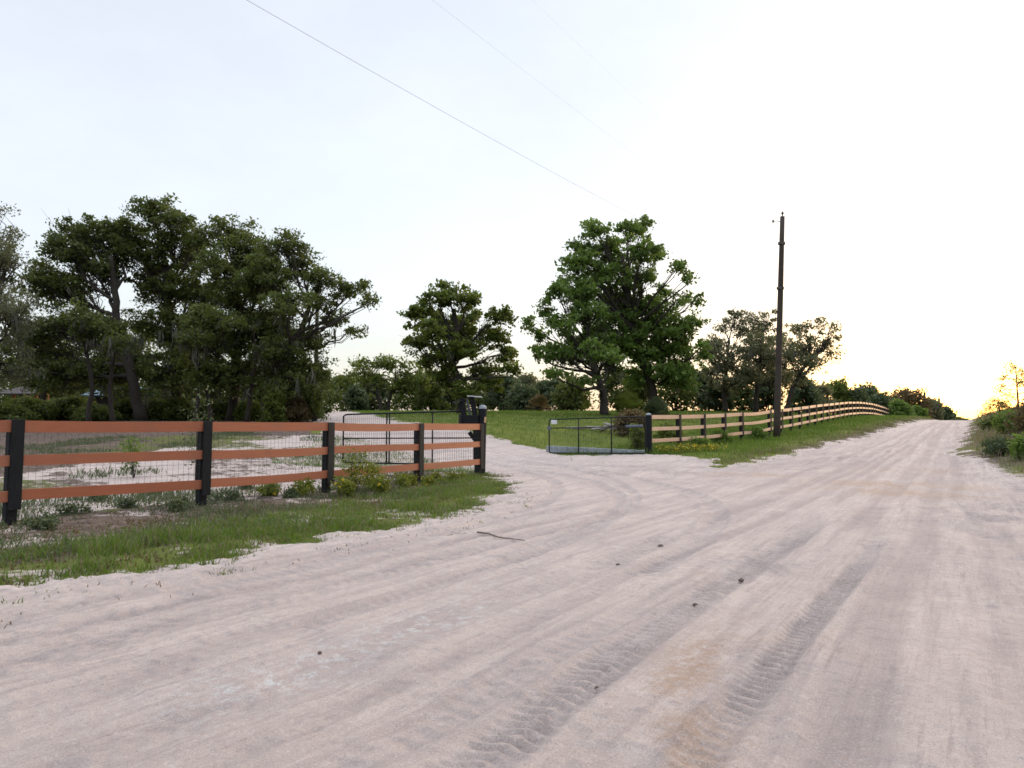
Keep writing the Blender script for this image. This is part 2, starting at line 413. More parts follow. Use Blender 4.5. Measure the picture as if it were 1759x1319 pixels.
def patch(u0, v0, su, sv, o):
    return np.exp(-((gu - u0) / su) ** 2 - ((gv - v0) / sv) ** 2) * sstep(.35, .6, fbm(gu * .5, gv, 2.5, o, 4))
churn = np.clip(patch(12.5, -.6, 3.2, 1.0, 21) + patch(6.2, 1.5, .7, .22, 22) + patch(7, -.75, 1.5, .3, 26) + patch(17.5, 7, 2, 2, 27), 0, 1) * (fbm(gx, gy, 7, 13, 4) - .45) * .12
gz = gz + insand * (dz + rough_ + churn) + kerbmask + verge * ((fbm(gx, gy, .8, 11, 5) - .5) * .10 + (fbm(gx, gy, 6, 12, 3) - .5) * .03)
# wheel tracks that swing between the road and the drive
def curve_tracks():
    global gz, tone
    sel = np.where((gu > 3) & (gu < 36) & (gv > 1.5) & (gv < 20) & (insand > .02)); X, Yq = gx[sel], gy[sel]
    dz_ = np.zeros_like(X); tn_ = np.zeros_like(X); rg = np.random.default_rng(12)
    ctrl = [((-2.4, 4.2), (3.6, 12.8), (1.9, 18.0), (-.4, 23.2)), ((20.5, 35), (8.6, 19.6), (3.6, 18.8), (-.6, 24.0)),
            ((17, 29.5), (9, 18.2), (3.2, 19.4), (-2.0, 26.0)), ((24, 38), (10, 20.5), (4.6, 20.2), (.2, 23.4)), ((.6, 6.6), (4.6, 13.2), (2.6, 18.4), (-1.4, 24.6)), ((14, 26), (7.4, 17.6), (2.2, 18.6), (-1.2, 23.6))]
    for ci, c in enumerate(ctrl):
        c = np.array(c); t = np.linspace(0, 1, 40)[:, None]
        P = (1 - t) ** 3 * c[0] + 3 * t * (1 - t) ** 2 * c[1] + 3 * t * t * (1 - t) * c[2] + t ** 3 * c[3]
        T = np.gradient(P, axis=0); T /= np.linalg.norm(T, axis=1)[:, None]; Nn = np.stack([-T[:, 1], T[:, 0]], 1)
        for off in (-.75, .75):
            Q_ = P + Nn * off; best = np.full(len(X), 9.); arc = np.zeros(len(X)); L = 0
            for k in range(39):
                a, b = Q_[k], Q_[k + 1]; d = b - a; l2 = d @ d
                tt = np.clip(((X - a[0]) * d[0] + (Yq - a[1]) * d[1]) / l2, 0, 1)
                rr = np.hypot(X - a[0] - tt * d[0], Yq - a[1] - tt * d[1]); m_ = rr < best
                best = np.where(m_, rr, best); arc = np.where(m_, L + tt * math.sqrt(l2), arc); L += math.sqrt(l2)
            w = .09 + .06 * rg.random(); k1 = np.exp(-(best / w) ** 4) * (.45 + .75 * noise(arc, arc * 0, .5, ci + off)); k2 = np.exp(-((best - 1.4 * w) / (.35 * w)) ** 2)
            dz_ += -.022 * k1 + .014 * k2 + .006 * k1 * np.sin(arc / .11 * 6.28); tn_ = np.maximum(tn_, k1 * .48 * (.5 + .7 * noise(X, Yq, 1.3, 5)))
    gz[sel] += dz_ * insand[sel]; tone[sel] = np.maximum(tone[sel], tn_)
curve_tracks()
tone = tone * (.6 + .6 * fbm(gx, gy, 3, 4, 3))
rust = np.clip(patch(3.6, 1.15, 1.0, .26, 1) * 1.0 + patch(2.6, 1.0, .5, .22, 2) + patch(17.2, 1.2, .8, 1.6, 3) * 1.2 + patch(15.5, 1.0, .7, 1.5, 4) + patch(18.5, 4.6, .7, 1., 5) + patch(6.2, 1.75, .6, .2, 6) * .7 + patch(22, 1.5, 1.2, 1.6, 7) * .5, 0, 1)
chalk = np.clip(patch(3.6, 2.95, 1.1, .28, 8) + patch(2.2, 3.0, .45, .3, 9) + patch(5.3, 3.3, 1.2, .2, 10) * .5, 0, 1)
tone = np.clip(tone + .75 * patch(17.8, 7.2, 2.4, 2.6, 23) + .5 * patch(24, 3.6, 7, 1.2, 24) + .5 * patch(14.5, 5.2, 2.5, 1.2, 25) + .55 * patch(12.5, -.6, 2.6, .9, 21) + .5 * patch(6.2, 1.45, .6, .25, 22), 0, 1)
# what grows where
gt = np.hypot(gx, gy)
dsand = np.minimum(d_road, d_drive)
behind = gv - fence_v(gu)
patchy = fbm(gx, gy, .35, 31, 5)
grass = np.where(behind > 0, .85, .75)
strip = sstep(2.3, 1.1, gv - lv - np.interp(gu, [0, 8, 14], [-.1, .3, 1.2])) # bright strip along the road
leftside = (gu < 16) & (gv > 5)
grass = np.where(leftside & (behind <= 0), .15 + .42 * strip, grass)
yardu = (gu < 19) & (behind > 0) & (gy < 40)
grass = np.where(yardu, .22 + .30 * sstep(.45, .65, patchy), grass)
grass = np.where(gx < -6 - .28 * np.clip(gy - 20, 0, 99), np.where(gy > 27, .1, grass), grass)   # leaf litter under the oaks
grass = np.where(gv < rv, .30 + .35 * patchy, grass)
grass = np.where((gv > lv) & (gv < fence_v(gu)) & (gu > 30), np.clip(.25 + .3 * (gv - lv), 0, .85) + .1 * (patchy - .5), grass)
sandp = np.zeros_like(gx)
sandp = np.where(dsand < .9, .85 * sstep(.9, 0, dsand), 0)
sandp = np.where(leftside & (behind <= 0), np.maximum(sandp, .52 * sstep(.50, .62, fbm(gx, gy, 1.5, 52, 4))), sandp)
sandp = np.where(leftside & (behind <= 0) & (strip < .6), np.maximum(sandp, .10 + .44 * sstep(.42, .64, fbm(gx, gy, 1.3, 41, 4))), sandp)
yard = (behind > .3) & (gu < 20) & (gy < 27) & (gx > -11)
sandp = np.where(yard, np.maximum(sandp, np.interp(gx, [-10.5, -6, -3], [.35, .6, .85]) + .6 * sstep(.40, .58, fbm(gx, gy, .28, 43, 4))), sandp)
sandp = np.where((gv < rv) & (gu < 26), np.maximum(sandp, .70 * sstep(1.6, 0, rv - gv)), sandp)
sandp = np.where((gv > lv) & (gu > 24) & (gv < fence_v(gu)), np.maximum(sandp, .45 * sstep(2.2, 0, gv - lv)), sandp)
nu, nv = gu.shape
idx = np.arange(nu * nv).reshape(nu, nv)
Q = np.stack([idx[:-1, :-1], idx[1:, :-1], idx[1:, 1:], idx[:-1, 1:]], -1).reshape(-1, 4)[:, ::-1]
cen = lambda a: .25 * (a[:-1, :-1] + a[1:, :-1] + a[1:, 1:] + a[:-1, 1:]).ravel()
fr, fd = cen(d_road), cen(d_drive)
cls = np.where(fr < 0, 1, np.where((fd < 0) & (cen(gu) > 8) & (cen(gv) > 4), 2, 0))
P3 = np.stack([gx, gy, gz], -1).reshape(-1, 3)
AT = dict(tone=tone, rust=rust, chalk=chalk, grass=np.clip(grass, 0, 1), sand=np.clip(sandp, 0, 1))
for k, nm, mt in ((0, "ground", M['ground']), (1, "sand_road", M['sand']), (2, "driveway", M['sand'])):
    F = Q[cls == k]; used, inv = np.unique(F, return_inverse=True)
    o = mesh_np(nm, P3[used], inv.reshape(-1, 4), None, mt, None, {a: b.ravel()[used] for a, b in AT.items()})
    tag(o, {0: "grassy and sandy ground sloping up behind the fences", 1: "pale sand road with tyre tracks climbing to a crest", 2: "sandy drive turning in between the gates"}[k], "ground" if k == 0 else "road", kind="structure")

def on_uv(u, v): x, y = uv2xy(u, v); return np.array([x, y, ground_z(x, y)])
def hit(px, py):
    """Where the sight line through a photo pixel meets the terrain."""
    Y0 = 2.
    for Y in np.concatenate([np.arange(2, 30, .1), np.arange(30, 120, .5)]):
        p = up(px, py, Y)
        if p[2] < ground_z(p[0], p[1]): return np.array([p[0], p[1], ground_z(p[0], p[1])])
    p = up(px, py, 60.); return np.array([p[0], p[1], ground_z(p[0], p[1])])

# ------------------------------------------------------------------ grass (stuff)
def blades(name, x, y, h, w, lean, rng, mat, label, tint=None, zoff=-.01):
    n = len(x); z = base_z(x, y) + zoff
    B = np.stack([x, y, z], -1)
    th = rng.random(n) * 2 * math.pi; sd = np.stack([np.cos(th), np.sin(th), 0 * th], -1) * (w / 2)[:, None]
    ph = rng.random(n) * 2 * math.pi; ld = np.stack([np.cos(ph), np.sin(ph), 0 * ph], -1) * (lean * h)[:, None]
    upv = np.zeros((n, 3)); upv[:, 2] = 1
    m = B + upv * (h * .55)[:, None] + ld * .3; t = B + upv * (h * np.sqrt(np.clip(1 - (lean * .8) ** 2, .1, 1)))[:, None] + ld
    V = np.stack([B - sd, B + sd, m + sd * .75, m - sd * .75, t], 1).reshape(-1, 3)
    i = np.arange(n)[:, None] * 5
    tv = rng.random(n) if tint is None else tint
    o = mesh_np(name, V, i + np.array([[0, 1, 2, 3]]), i + np.array([[3, 2, 4]]), mat, None, {"tint": np.repeat(tv, 5)}, False)
    return tag(o, label, "grass", kind="stuff")

rng = np.random.default_rng(3)
def scatter(n, u0, u1, v0, v1, keep, power=1.0):
    t = rng.random(n) ** power
    u = u0 + (u1 - u0) * t; v = v0 + (v1 - v0) * rng.random(n)
    k = keep(u, v); return u[k], v[k]
def droad(u, v):
    x, y = uv2xy(u, v)
    j = edge_jag(x, y)
    return np.minimum(np.maximum(v - left_v(u), right_v(u) - v) + j, np.where(u > 8, drive_d(x, y) + j * 1.3, 9))
def k_verge(u, v):
    d = droad(u, v); w = np.interp(u, [0, 5, 9, 13.5], [2.1, 2.3, 2.6, 1.9])
    x, y = uv2xy(u, v)
    p = np.where(d < .3, .10 + .9 * sstep(.50, .62, fbm(x, y, 2.6, 55, 3)), np.where(d < w, .95, .95 * np.exp(-(d - w) / .35)))
    return (d > -.45) & ((d > .0) | (fbm(x, y, 3.5, 56, 3) > .62)) & (rng.random(len(u)) < p * (.12 + .88 * sstep(.34, .50, fbm(x, y, 1.5, 51, 4)))) & (v < 11)
u_, v_ = scatter(190000, -2, 16.4, 5.0, 11, k_verge)
x, y = uv2xy(u_, v_); d = droad(u_, v_)
hh = (.035 + .135 * rng.random(len(x)) ** 1.6) * np.interp(d, [0, .25, .8, 2.2, 3], [.35, .6, 1.1, .9, .6]) * (.5 + fbm(x, y, 1.9, 3, 3)) * np.interp(u_, [0, 9, 14], [1.15, 1.0, .7])
blades("verge_grass", x, y, hh, .006 + .005 * rng.random(len(x)), .2 + .7 * rng.random(len(x)), rng, M['blade'], "bright green grass strip between the sand road and the orange fence", np.clip(rng.random(len(x)) * .7 + .6 * (fbm(x, y, 1.1, 6, 3) - .25), 0, 1))
k = rng.random(len(x)) < .26
blades("dry_verge_grass", x[k], y[k], hh[k] * (.6 + .7 * rng.random(k.sum())), .006 + .004 * rng.random(k.sum()), .3 + .6 * rng.random(k.sum()), rng, M['dry'], "dry straw stems mixed into the bright grass strip")
# weeds and dry stems under the fence
def k_dark(u, v):
    x, y = uv2xy(u, v); d = droad(u, v)
    return (d > 1.6) & (rng.random(len(u)) < sstep(.42, .62, fbm(x, y, 1.2, 61, 4)))
u_, v_ = scatter(60000, -3, 15, 7.2, 13.5, k_dark)
x, y = uv2xy(u_, v_)
blades("rough_grass", x, y, .04 + .13 * rng.random(len(x)) ** 2, .007 + .006 * rng.random(len(x)), .3 + .6 * rng.random(len(x)), rng, M['dusty'], "sparse dark weedy grass under the orange fence", np.clip(rng.random(len(x)) + .2, 0, 1))
def k_litter(u, v):
    x, y = uv2xy(u, v); d = droad(u, v)
    return (d > .15) & (rng.random(len(u)) < .2 + .8 * sstep(.45, .6, fbm(x, y, 1.5, 71, 4)))
u_, v_ = scatter(36000, -3, 15, 6.2, 12.5, k_litter)
x, y = uv2xy(u_, v_)
blades("dry_litter", x, y, .03 + .05 * rng.random(len(x)), .012 + .012 * rng.random(len(x)), .7 + .25 * rng.random(len(x)), rng, M['brown'], "brown dead leaves and stems lying along the fence", rng.random(len(x)))
u_, v_ = scatter(9000, -1, 15, 4.2, 9, lambda u, v: (droad(u, v) > -.9) & (droad(u, v) < .3) & (rng.random(len(u)) < np.exp(np.minimum(droad(u, v), 0) / .3)))
x, y = uv2xy(u_, v_)
blades("edge_litter", x, y, .015 + .035 * rng.random(len(x)), .006 + .007 * rng.random(len(x)), .93 + .3 * rng.random(len(x)), rng, M['brown'], "dead leaves and stems strewn on the sand along the grass edge", rng.random(len(x)), .004)
# yard behind the left fence
def k_yard(u, v):
    x, y = uv2xy(u, v)
    return (drive_d(x, y) > .3) & (rng.random(len(u)) < sstep(.52, .66, fbm(x, y, .5, 43.5, 4))) & (v > fence_v(u) + .2)
u_, v_ = scatter(90000, -6, 18, 10.8, 27, k_yard)
x, y = uv2xy(u_, v_)
blades("yard_grass", x, y, .05 + .12 * rng.random(len(x)), .012 + .01 * rng.random(len(x)), .3 + .6 * rng.random(len(x)), rng, M['dusty'], "patchy grass on the sandy yard behind the orange fence", np.clip(rng.random(len(x)) + .3, 0, 1))
# field and right-hand verges
def k_field(u, v):
    x, y = uv2xy(u, v)
    return (drive_d(x, y) > .15) & (v > fence_v(u) + .2) & (x > -7 - .2 * np.clip(y - 25, 0, 99)) & (y < 75)
n = 90000; yy = 19 + 50 * rng.random(n) ** 1.7; xx = (-14 + 34 * rng.random(n)) * yy / 40
u_, v_ = xy2uv(xx, yy); k = k_field(u_, v_); x, y = xx[k], yy[k]
blades("lawn_grass", x, y, (.05 + .09 * rng.random(len(x))) * np.interp(y, [20, 60], [.8, 1.3]), np.interp(y, [20, 60], [.012, .04]) * (.6 + .8 * rng.random(len(x))), .2 + .6 * rng.random(len(x)), rng, M['blade'], "mown green lawn rising behind the gates", np.clip(.15 + .5 * rng.random(len(x)) + .5 * (fbm(x, y, .3, 8, 4) - .4), 0, 1))
def k_right(u, v):
    d = droad(u, v); x, y = uv2xy(u, v); w = v - left_v(u)
    p = sstep(.0, 1.1, d) * (.3 + .7 * sstep(.35, .6, fbm(x, y, .8, 81, 4)))
    return (d > .02) & (v > left_v(u)) & (rng.random(len(u)) < p)
u_, v_ = scatter(90000, 18.6, 80, 2, 12, k_right, 1.5)
x, y = uv2xy(u_, v_)
blades("roadside_grass", x, y, (.07 + .2 * rng.random(len(x)) ** 1.5) * np.interp(v_ - left_v(u_), [0, 1, 4], [.5, .8, 1.3]), np.interp(y, [18, 60], [.012, .035]) * (.6 + .8 * rng.random(len(x))), .2 + .6 * rng.random(len(x)), rng, M['blade'], "green grass verge below the long salmon fence", np.clip(rng.random(len(x)) * .75 + .3 * (fbm(x, y, .4, 9, 3) - .3), 0, 1))
u_, v_ = scatter(60000, 18.6, 75, 1, 8.5, lambda u, v: k_right(u, v) & (rng.random(len(u)) < np.exp(-((v - left_v(u) - .5) / .9) ** 2)), 1.3)
x, y = uv2xy(u_, v_)
blades("roadside_dry_grass", x, y, .06 + .14 * rng.random(len(x)), np.interp(y, [18, 60], [.012, .035]) * (.6 + .8 * rng.random(len(x))), .3 + .6 * rng.random(len(x)), rng, M['dry'], "dry brownish stems along the road edge below the salmon fence", rng.random(len(x)) * .7)
def k_bank(u, v):
    d = right_v(u) - v; x, y = uv2xy(u, v)
    return (d > .1) & (rng.random(len(u)) < sstep(.2, 2.0, d) * (.35 + .65 * sstep(.35, .55, fbm(x, y, .7, 91, 4))))
u_, v_ = scatter(120000, 14, 90, -13, 0, k_bank, 1.6)
x, y = uv2xy(u_, v_)
blades("bank_grass", x, y, (.10 + .35 * rng.random(len(x)) ** 1.5), np.interp(y, [14, 60], [.009, .03]) * (.6 + .8 * rng.random(len(x))), .2 + .6 * rng.random(len(x)), rng, M['dry'], "dry brown grass covering the bank beside the road", np.clip(rng.random(len(x)) * .8 + .2, 0, 1))
u_, v_ = scatter(50000, 14, 60, -11, 0, k_bank, 1.6)
x, y = uv2xy(u_, v_)
blades("bank_weeds", x, y, (.08 + .25 * rng.random(len(x)) ** 1.5), np.interp(y, [14, 60], [.012, .03]) * (.6 + .8 * rng.random(len(x))), .2 + .6 * rng.random(len(x)), rng, M['blade'], "green weeds among the dry grass of the bank", np.clip(rng.random(len(x)) * .6, 0, 1))

# ------------------------------------------------------------------ foliage
def leaf_cloud(C, rad, n, size, rng, flat=.65, tint=None, aspect=.5, droop=0.):
    """n leaves around every clump centre; returns verts, quads, tints."""
    m = len(C); N = m * n
    g = rng.normal(size=(N, 3)) * .55
    r = np.linalg.norm(g, axis=1); g *= (np.minimum(r, 1.25) / (r + 1e-9))[:, None]
    g[:, 2] *= flat
    P = np.repeat(C, n, 0) + g * np.repeat(rad, n)[:, None]
    a = rng.normal(size=(N, 3)); a[:, 2] -= droop; a /= np.linalg.norm(a, axis=1)[:, None]
    b = np.cross(a, rng.normal(size=(N, 3))); b /= np.linalg.norm(b, axis=1)[:, None] + 1e-9
    s = size * (.55 + .9 * rng.random(N)) * np.repeat(.75 + .55 * rng.random(m), n)
    a *= (s * .5)[:, None]; b *= (s * .5 * aspect)[:, None]
    V = np.stack([P - a, P + b - a * .1, P + a, P - b - a * .1], 1).reshape(-1, 3)
    tc = rng.random(m) if tint is None else tint
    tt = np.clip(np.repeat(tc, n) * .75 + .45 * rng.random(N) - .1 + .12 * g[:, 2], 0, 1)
    return V, np.arange(N * 4).reshape(-1, 4), np.repeat(tt, 4)

def bez(a, b, c, n):
    t = np.linspace(0, 1, n)[:, None]; return (1 - t) ** 2 * a + 2 * t * (1 - t) * b + t * t * c

def tree(name, label, cat, Y, trunk, r0, lobes, leaf='oak', lsize=.17, nleaf=60, crad=.48, dens=1.0, seed=1, group=None, moss=0, depth=.85, twig=.012, aspect=.5, base=None, lean=0):
    rng = np.random.default_rng(seed)
    s = Y / FPX
    T = [up(q[0], q[1], Y + (q[2] if len(q) > 2 else 0)) for q in trunk]
    gz0 = ground_z(T[0][0], T[0][1]); T[0] = np.array([T[0][0], T[0][1], gz0 - .12])
    root = empty(name, (T[0][0], T[0][1], gz0), label, cat, group)
    loc = np.array([T[0][0], T[0][1], gz0])
    tb = MB()
    # trunk, densified with a wander
    T = np.array(T); D = [T[0]]
    for a, b in zip(T[:-1], T[1:]):
        for t in (.25, .5, .75, 1.):
            D.append(a + (b - a) * t + rng.normal(size=3) * r0 * .14 * (t < 1))
    D = np.array(D); nT = len(D)
    rad = r0 * .86 * np.linspace(1, .40, nT); rad[0] *= 1.35; rad[1] *= 1.05
    tb.tube(D, rad, 9)
    CC, CRr, TT = [], [], []
    zlo = D[:, 2]
    for L in lobes:
        px, py, rx, ry = L[:4]; dY = L[4] if len(L) > 4 and L[4] is not None else rng.normal() * 1.2; dn = L[5] if len(L) > 5 else 1.
        c = up(px, py, Y + dY); ax, az = rx * s, ry * s; ay = depth * .5 * (ax + az) + .25
        # limb
        k0 = np.clip(np.searchsorted(np.linspace(0, 1, nT), np.clip((c[2] - loc[2]) / (zlo[-1] - loc[2] + 1e-6) * .62, .25, .97)), 2, nT - 1)
        s0 = D[k0]; mid = s0 * .45 + c * .55 + np.array([0, 0, -.12 * np.linalg.norm(c - s0)]) + rng.normal(size=3) * .25
        e = c + rng.normal(size=3) * .15
        lb = bez(s0, mid, e, 7); lb[1:-1] += rng.normal(size=(5, 3)) * .10
        rl = min(rad[k0] * .62, .05 + .035 * np.linalg.norm(c - s0))
        tb.tube(lb, np.linspace(rl, .022, 7), 6, cap=False)
        # clumps
        vol = (ax * ay * az) ** (2 / 3.)
        nc = max(5, int(dens * dn * 5.4 * vol / (crad ** 2) + .5))
        dv = rng.normal(size=(nc, 3)); dv /= np.linalg.norm(dv, axis=1)[:, None]
        rr = rng.random(nc) ** (1 / 2.4)
        # uneven outline
        wob = .82 + .45 * rng.random(nc) ** 2
        cp = c + dv * (rr * wob)[:, None] * np.array([ax, ay, az])
        cr = crad * (.5 + .75 * rng.random(nc))
        CC.append(cp); CRr.append(cr)
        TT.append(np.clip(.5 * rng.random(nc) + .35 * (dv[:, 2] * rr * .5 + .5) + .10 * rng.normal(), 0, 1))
        for j in range(nc):
            q = lb[rng.integers(2, 7)]; p = cp[j]
            m_ = (q + p) / 2 + rng.normal(size=3) * .12 * np.linalg.norm(p - q)
            tb.tube(np.array([q, m_, p]), np.array([twig * 2.2, twig * 1.5, twig * .6]), 4, cap=False)
            if rng.random() < .5:
                tb.tube(np.array([m_, (m_ + p) / 2 + rng.normal(size=3) * .2, p + rng.normal(size=3) * cr[j] * .9]), np.array([twig * 1.2, twig, twig * .4]), 3, cap=False)
    tb.build("trunk", M['bark'], root, loc, True)
    CC = np.vstack(CC); CRr = np.concatenate(CRr); TT = np.concatenate(TT)
    V, F, tt = leaf_cloud(CC, CRr, nleaf, lsize, rng, tint=TT, aspect=aspect)
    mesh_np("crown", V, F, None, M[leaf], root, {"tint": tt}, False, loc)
    if moss:
        mb_moss(root, loc, CC, moss, rng)
    return root

def mb_moss(root, loc, C, n, rng, zmax=None):
    lo = C[np.argsort(C[:, 2])[: max(6, len(C) // 2)]]
    V = []; F = []; tt = []; k = 0
    for i in range(n):
        c = lo[rng.integers(len(lo))] + rng.normal(size=3) * .3
        L = .3 + 1.0 * rng.random() ** 1.5
        for j in range(9):
            p = c + rng.normal(size=3) * np.array([.12, .12, .08]); th = rng.random() * 6.3; w = .02 + .03 * rng.random()
            d = np.array([math.cos(th), math.sin(th), 0]) * w; l = L * (.4 + .6 * rng.random())
            q = p + np.array([rng.normal() * .06, rng.normal() * .06, -l * .5]); r = p + np.array([rng.normal() * .08, rng.normal() * .08, -l])
            V += [p - d * .5, p + d * .5, q + d, q - d, r + d * .2, r - d * .2]; F += [(k, k + 1, k + 2, k + 3), (k + 3, k + 2, k + 4, k + 5)]; k += 6; tt += [rng.random()] * 6
    mesh_np("hanging_moss", np.array(V), np.array(F), None, M['moss'], root, {"tint": np.array(tt)}, False, loc)["kind"] = "stuff"

OAKS = "live oaks of the dark grove behind the orange fence"
tree("oak_tree", "dark live oak whose trunk bends left, second crown from the left in the grove", "tree", 38,
     [(243, 716), (226, 645), (207, 570), (197, 500), (190, 440)], .36,
     [(155, 398, 62, 30), (200, 425, 55, 36), (112, 428, 42, 28), (125, 495, 62, 34), (222, 392, 32, 24), (88, 555, 62, 38), (170, 560, 52, 34), (70, 480, 50, 40), (50, 590, 60, 42), (110, 635, 75, 36), (190, 640, 50, 34), (160, 455, 60, 30)],
     'oak', .18, 62, .46, .98, 11, OAKS, 40)
tree("oak_tree", "tallest dark live oak of the grove, its crown rising above all the others", "tree", 40,
     [(300, 716), (306, 640), (290, 560), (285, 480), (275, 420)], .38,
     [(262, 362, 36, 25), (298, 380, 42, 36), (250, 432, 52, 38), (318, 425, 44, 34), (290, 495, 60, 40), (345, 490, 44, 36), (262, 560, 40, 34), (330, 570, 66, 42), (225, 610, 40, 30), (300, 635, 70, 40), (350, 410, 26, 22), (265, 480, 36, 30)],
     'oak', .18, 62, .46, .98, 12, OAKS, 40)
tree("oak_tree", "dark live oak with a broad rounded top, right of the tallest crown in the grove", "tree", 38.5,
     [(398, 716), (404, 640), (412, 570), (408, 500), (400, 440)], .34,
     [(396, 396, 40, 22), (420, 430, 56, 34), (372, 455, 44, 32), (400, 505, 60, 40), (450, 492, 44, 32), (360, 565, 54, 40), (420, 575, 66, 42), (470, 555, 44, 32), (385, 640, 70, 36), (450, 632, 50, 34), (440, 455, 42, 26)],
     'oak', .18, 62, .46, .98, 13, OAKS, 46)
tree("oak_tree", "live oak ending the grove, its long branches spreading right into the open sky", "tree", 36,
     [(455, 716), (466, 655), (492, 605), (520, 560), (535, 510)], .30,
     [(488, 425, 46, 26), (520, 455, 30, 28), (462, 465, 46, 34), (503, 525, 42, 34), (553, 478, 38, 22), (598, 498, 38, 18), (634, 514, 24, 11, None, .7), (572, 548, 34, 18, None, .8), (602, 572, 20, 12, None, .7), (530, 585, 36, 24), (480, 615, 52, 34), (535, 640, 36, 32), (560, 510, 40, 18, None, .6), (500, 665, 50, 28)],
     'oak', .17, 60, .42, .90, 14, OAKS, 40)
tree("oak_tree", "pale feathery oak cut off by the left edge of the picture", "tree", 30,
     [(-45, 722), (-38, 640), (-25, 540), (-15, 450)], .24,
     [(-2, 365, 22, 30, None, .5), (-25, 430, 48, 45, None, .8), (12, 455, 38, 42, None, .9), (-10, 530, 50, 52), (20, 405, 20, 26, None, .6), (25, 540, 36, 40), (10, 620, 50, 42, None, .8)],
     'olive', .12, 60, .42, .85, 15, None, 30)
SLIM = "slender curving oak trunks inside the grove"
for i, (px, pts, lob) in enumerate([
    (152, [(158, 660), (150, 610), (138, 565)], [(135, 545, 40, 22), (160, 570, 34, 18)]), (196, [(188, 665), (194, 620), (180, 575)], [(178, 560, 34, 20), (205, 590, 28, 16)]),
    (336, [(344, 660), (338, 610), (352, 560)], [(350, 545, 40, 24), (325, 575, 30, 18)]), (362, [(356, 665), (372, 620), (380, 570)], [(382, 555, 36, 20), (362, 590, 26, 16)]),
    (424, [(432, 660), (440, 610), (436, 565)], [(438, 550, 36, 22), (460, 585, 26, 16)]), (486, [(478, 665), (486, 630), (500, 590)], [(502, 575, 30, 18), (480, 600, 26, 16)])]):
    tree("oak_tree", "slender curving oak trunk in the grove, " + ["well left of the big bent trunk", "just left of the big bent trunk", "right of the tallest oak's trunk", "second right of the tallest oak's trunk", "between the broad-topped oak and the end oak", "just right of the end oak's trunk"][i], "tree", 34.5 + .4 * i,
         [(px, 720)] + pts, .15, lob, 'oak', .17, 56, .42, .9, 60 + i, SLIM, 10)
BACKO = "dark oaks standing deep inside the grove"
for i, (px, lob) in enumerate([(70, [(40, 640, 60, 40), (90, 600, 55, 40), (110, 660, 60, 40)]), (200, [(170, 610, 60, 40), (215, 665, 60, 34), (240, 590, 40, 34)]), (345, [(330, 620, 70, 45), (380, 660, 60, 38), (300, 670, 55, 36)]), (500, [(480, 650, 55, 42), (530, 665, 42, 38), (440, 670, 50, 36)])]):
    tree("oak_tree", "low dark oak half hidden deep inside the grove, " + ["behind the pale feathery oak", "behind the trunk bent to the left", "behind the tallest crown", "behind the right end of the grove"][i], "tree", 50 + 2 * i,
         [(px, 712), (px + 6, 670), (px - 4, 620)], .28, lob, 'oak', .26, 50, .7, .9, 30 + i, BACKO, 12)

tree("oak_tree", "lone round oak on the lawn, rising behind the black post with the bracket", "tree", 50,
     [(792, 712), (788, 668), (778, 620), (785, 560), (780, 530)], .36,
     [(765, 494, 28, 12, None, .8), (752, 512, 30, 20), (800, 515, 32, 22), (722, 542, 28, 22), (768, 552, 40, 28), (812, 545, 18, 16), (862, 545, 27, 19), (716, 588, 24, 20), (848, 578, 34, 20), (800, 598, 40, 30), (755, 606, 34, 24), (872, 606, 22, 18), (878, 634, 18, 11), (832, 636, 34, 18), (768, 648, 34, 22), (730, 622, 18, 14), (800, 672, 34, 16), (845, 660, 26, 12), (785, 570, 40, 26), (735, 568, 24, 16)],
     'oak2', .25, 40, .44, .74, 21, None, 12, aspect=.62)
tree("oak_tree", "oak leaning left with grey moss hanging from its lowest branch, beside the open lawn", "tree", 45,
     [(1040, 716), (1036, 680), (1030, 650), (1016, 625), (1008, 580), (1000, 540)], .34,
     [(958, 500, 24, 20), (990, 505, 36, 24), (1010, 538, 40, 26), (965, 555, 30, 20), (1002, 580, 40, 26), (955, 602, 32, 20), (1030, 605, 30, 20), (922, 575, 16, 12, None, .6), (906, 556, 9, 14, None, .5), (988, 608, 40, 20), (955, 642, 30, 8, None, .8), (1005, 652, 26, 10, None, .6), (925, 605, 18, 12, None, .6), (1040, 560, 36, 30), (1050, 625, 30, 26), (1005, 500, 24, 20), (1025, 585, 30, 24), (940, 530, 18, 18, None, .7)],
     'oak3', .22, 44, .44, .80, 22, None, 40, aspect=.6)
tree("oak_tree", "tall open oak with bare twigs on its right side, highest tree right of the gates", "tree", 48,
     [(1126, 708), (1120, 665), (1100, 600), (1086, 550), (1078, 490), (1070, 440)], .38,
     [(1022, 398, 30, 18), (988, 425, 17, 14, None, .8), (1076, 392, 26, 18), (1106, 385, 15, 13), (1048, 428, 40, 26), (1100, 428, 30, 24), (1040, 470, 34, 24), (1096, 475, 34, 26), (1132, 440, 16, 13, None, .7), (1060, 512, 44, 26), (1106, 520, 28, 22), (1150, 570, 54, 32), (1192, 556, 20, 18), (1112, 600, 54, 40), (1172, 618, 46, 34), (1090, 556, 36, 26), (1206, 600, 12, 16), (1152, 645, 50, 26), (1100, 645, 40, 24), (1164, 455, 18, 14, None, .35), (1186, 480, 12, 12, None, .35), (1166, 515, 24, 20, None, .3), (1196, 515, 10, 14, None, .3), (1060, 455, 36, 26), (1075, 540, 40, 30), (1130, 545, 36, 28), (1010, 430, 22, 20), (1060, 590, 40, 30), (1140, 500, 18, 20, None, .6), (982, 462, 24, 20, -1.5), (1002, 445, 24, 20, -1), (962, 480, 18, 16, -2), (1010, 490, 30, 22, -1.5)],
     'oak3', .24, 42, .46, .76, 23, None, 14, aspect=.6)
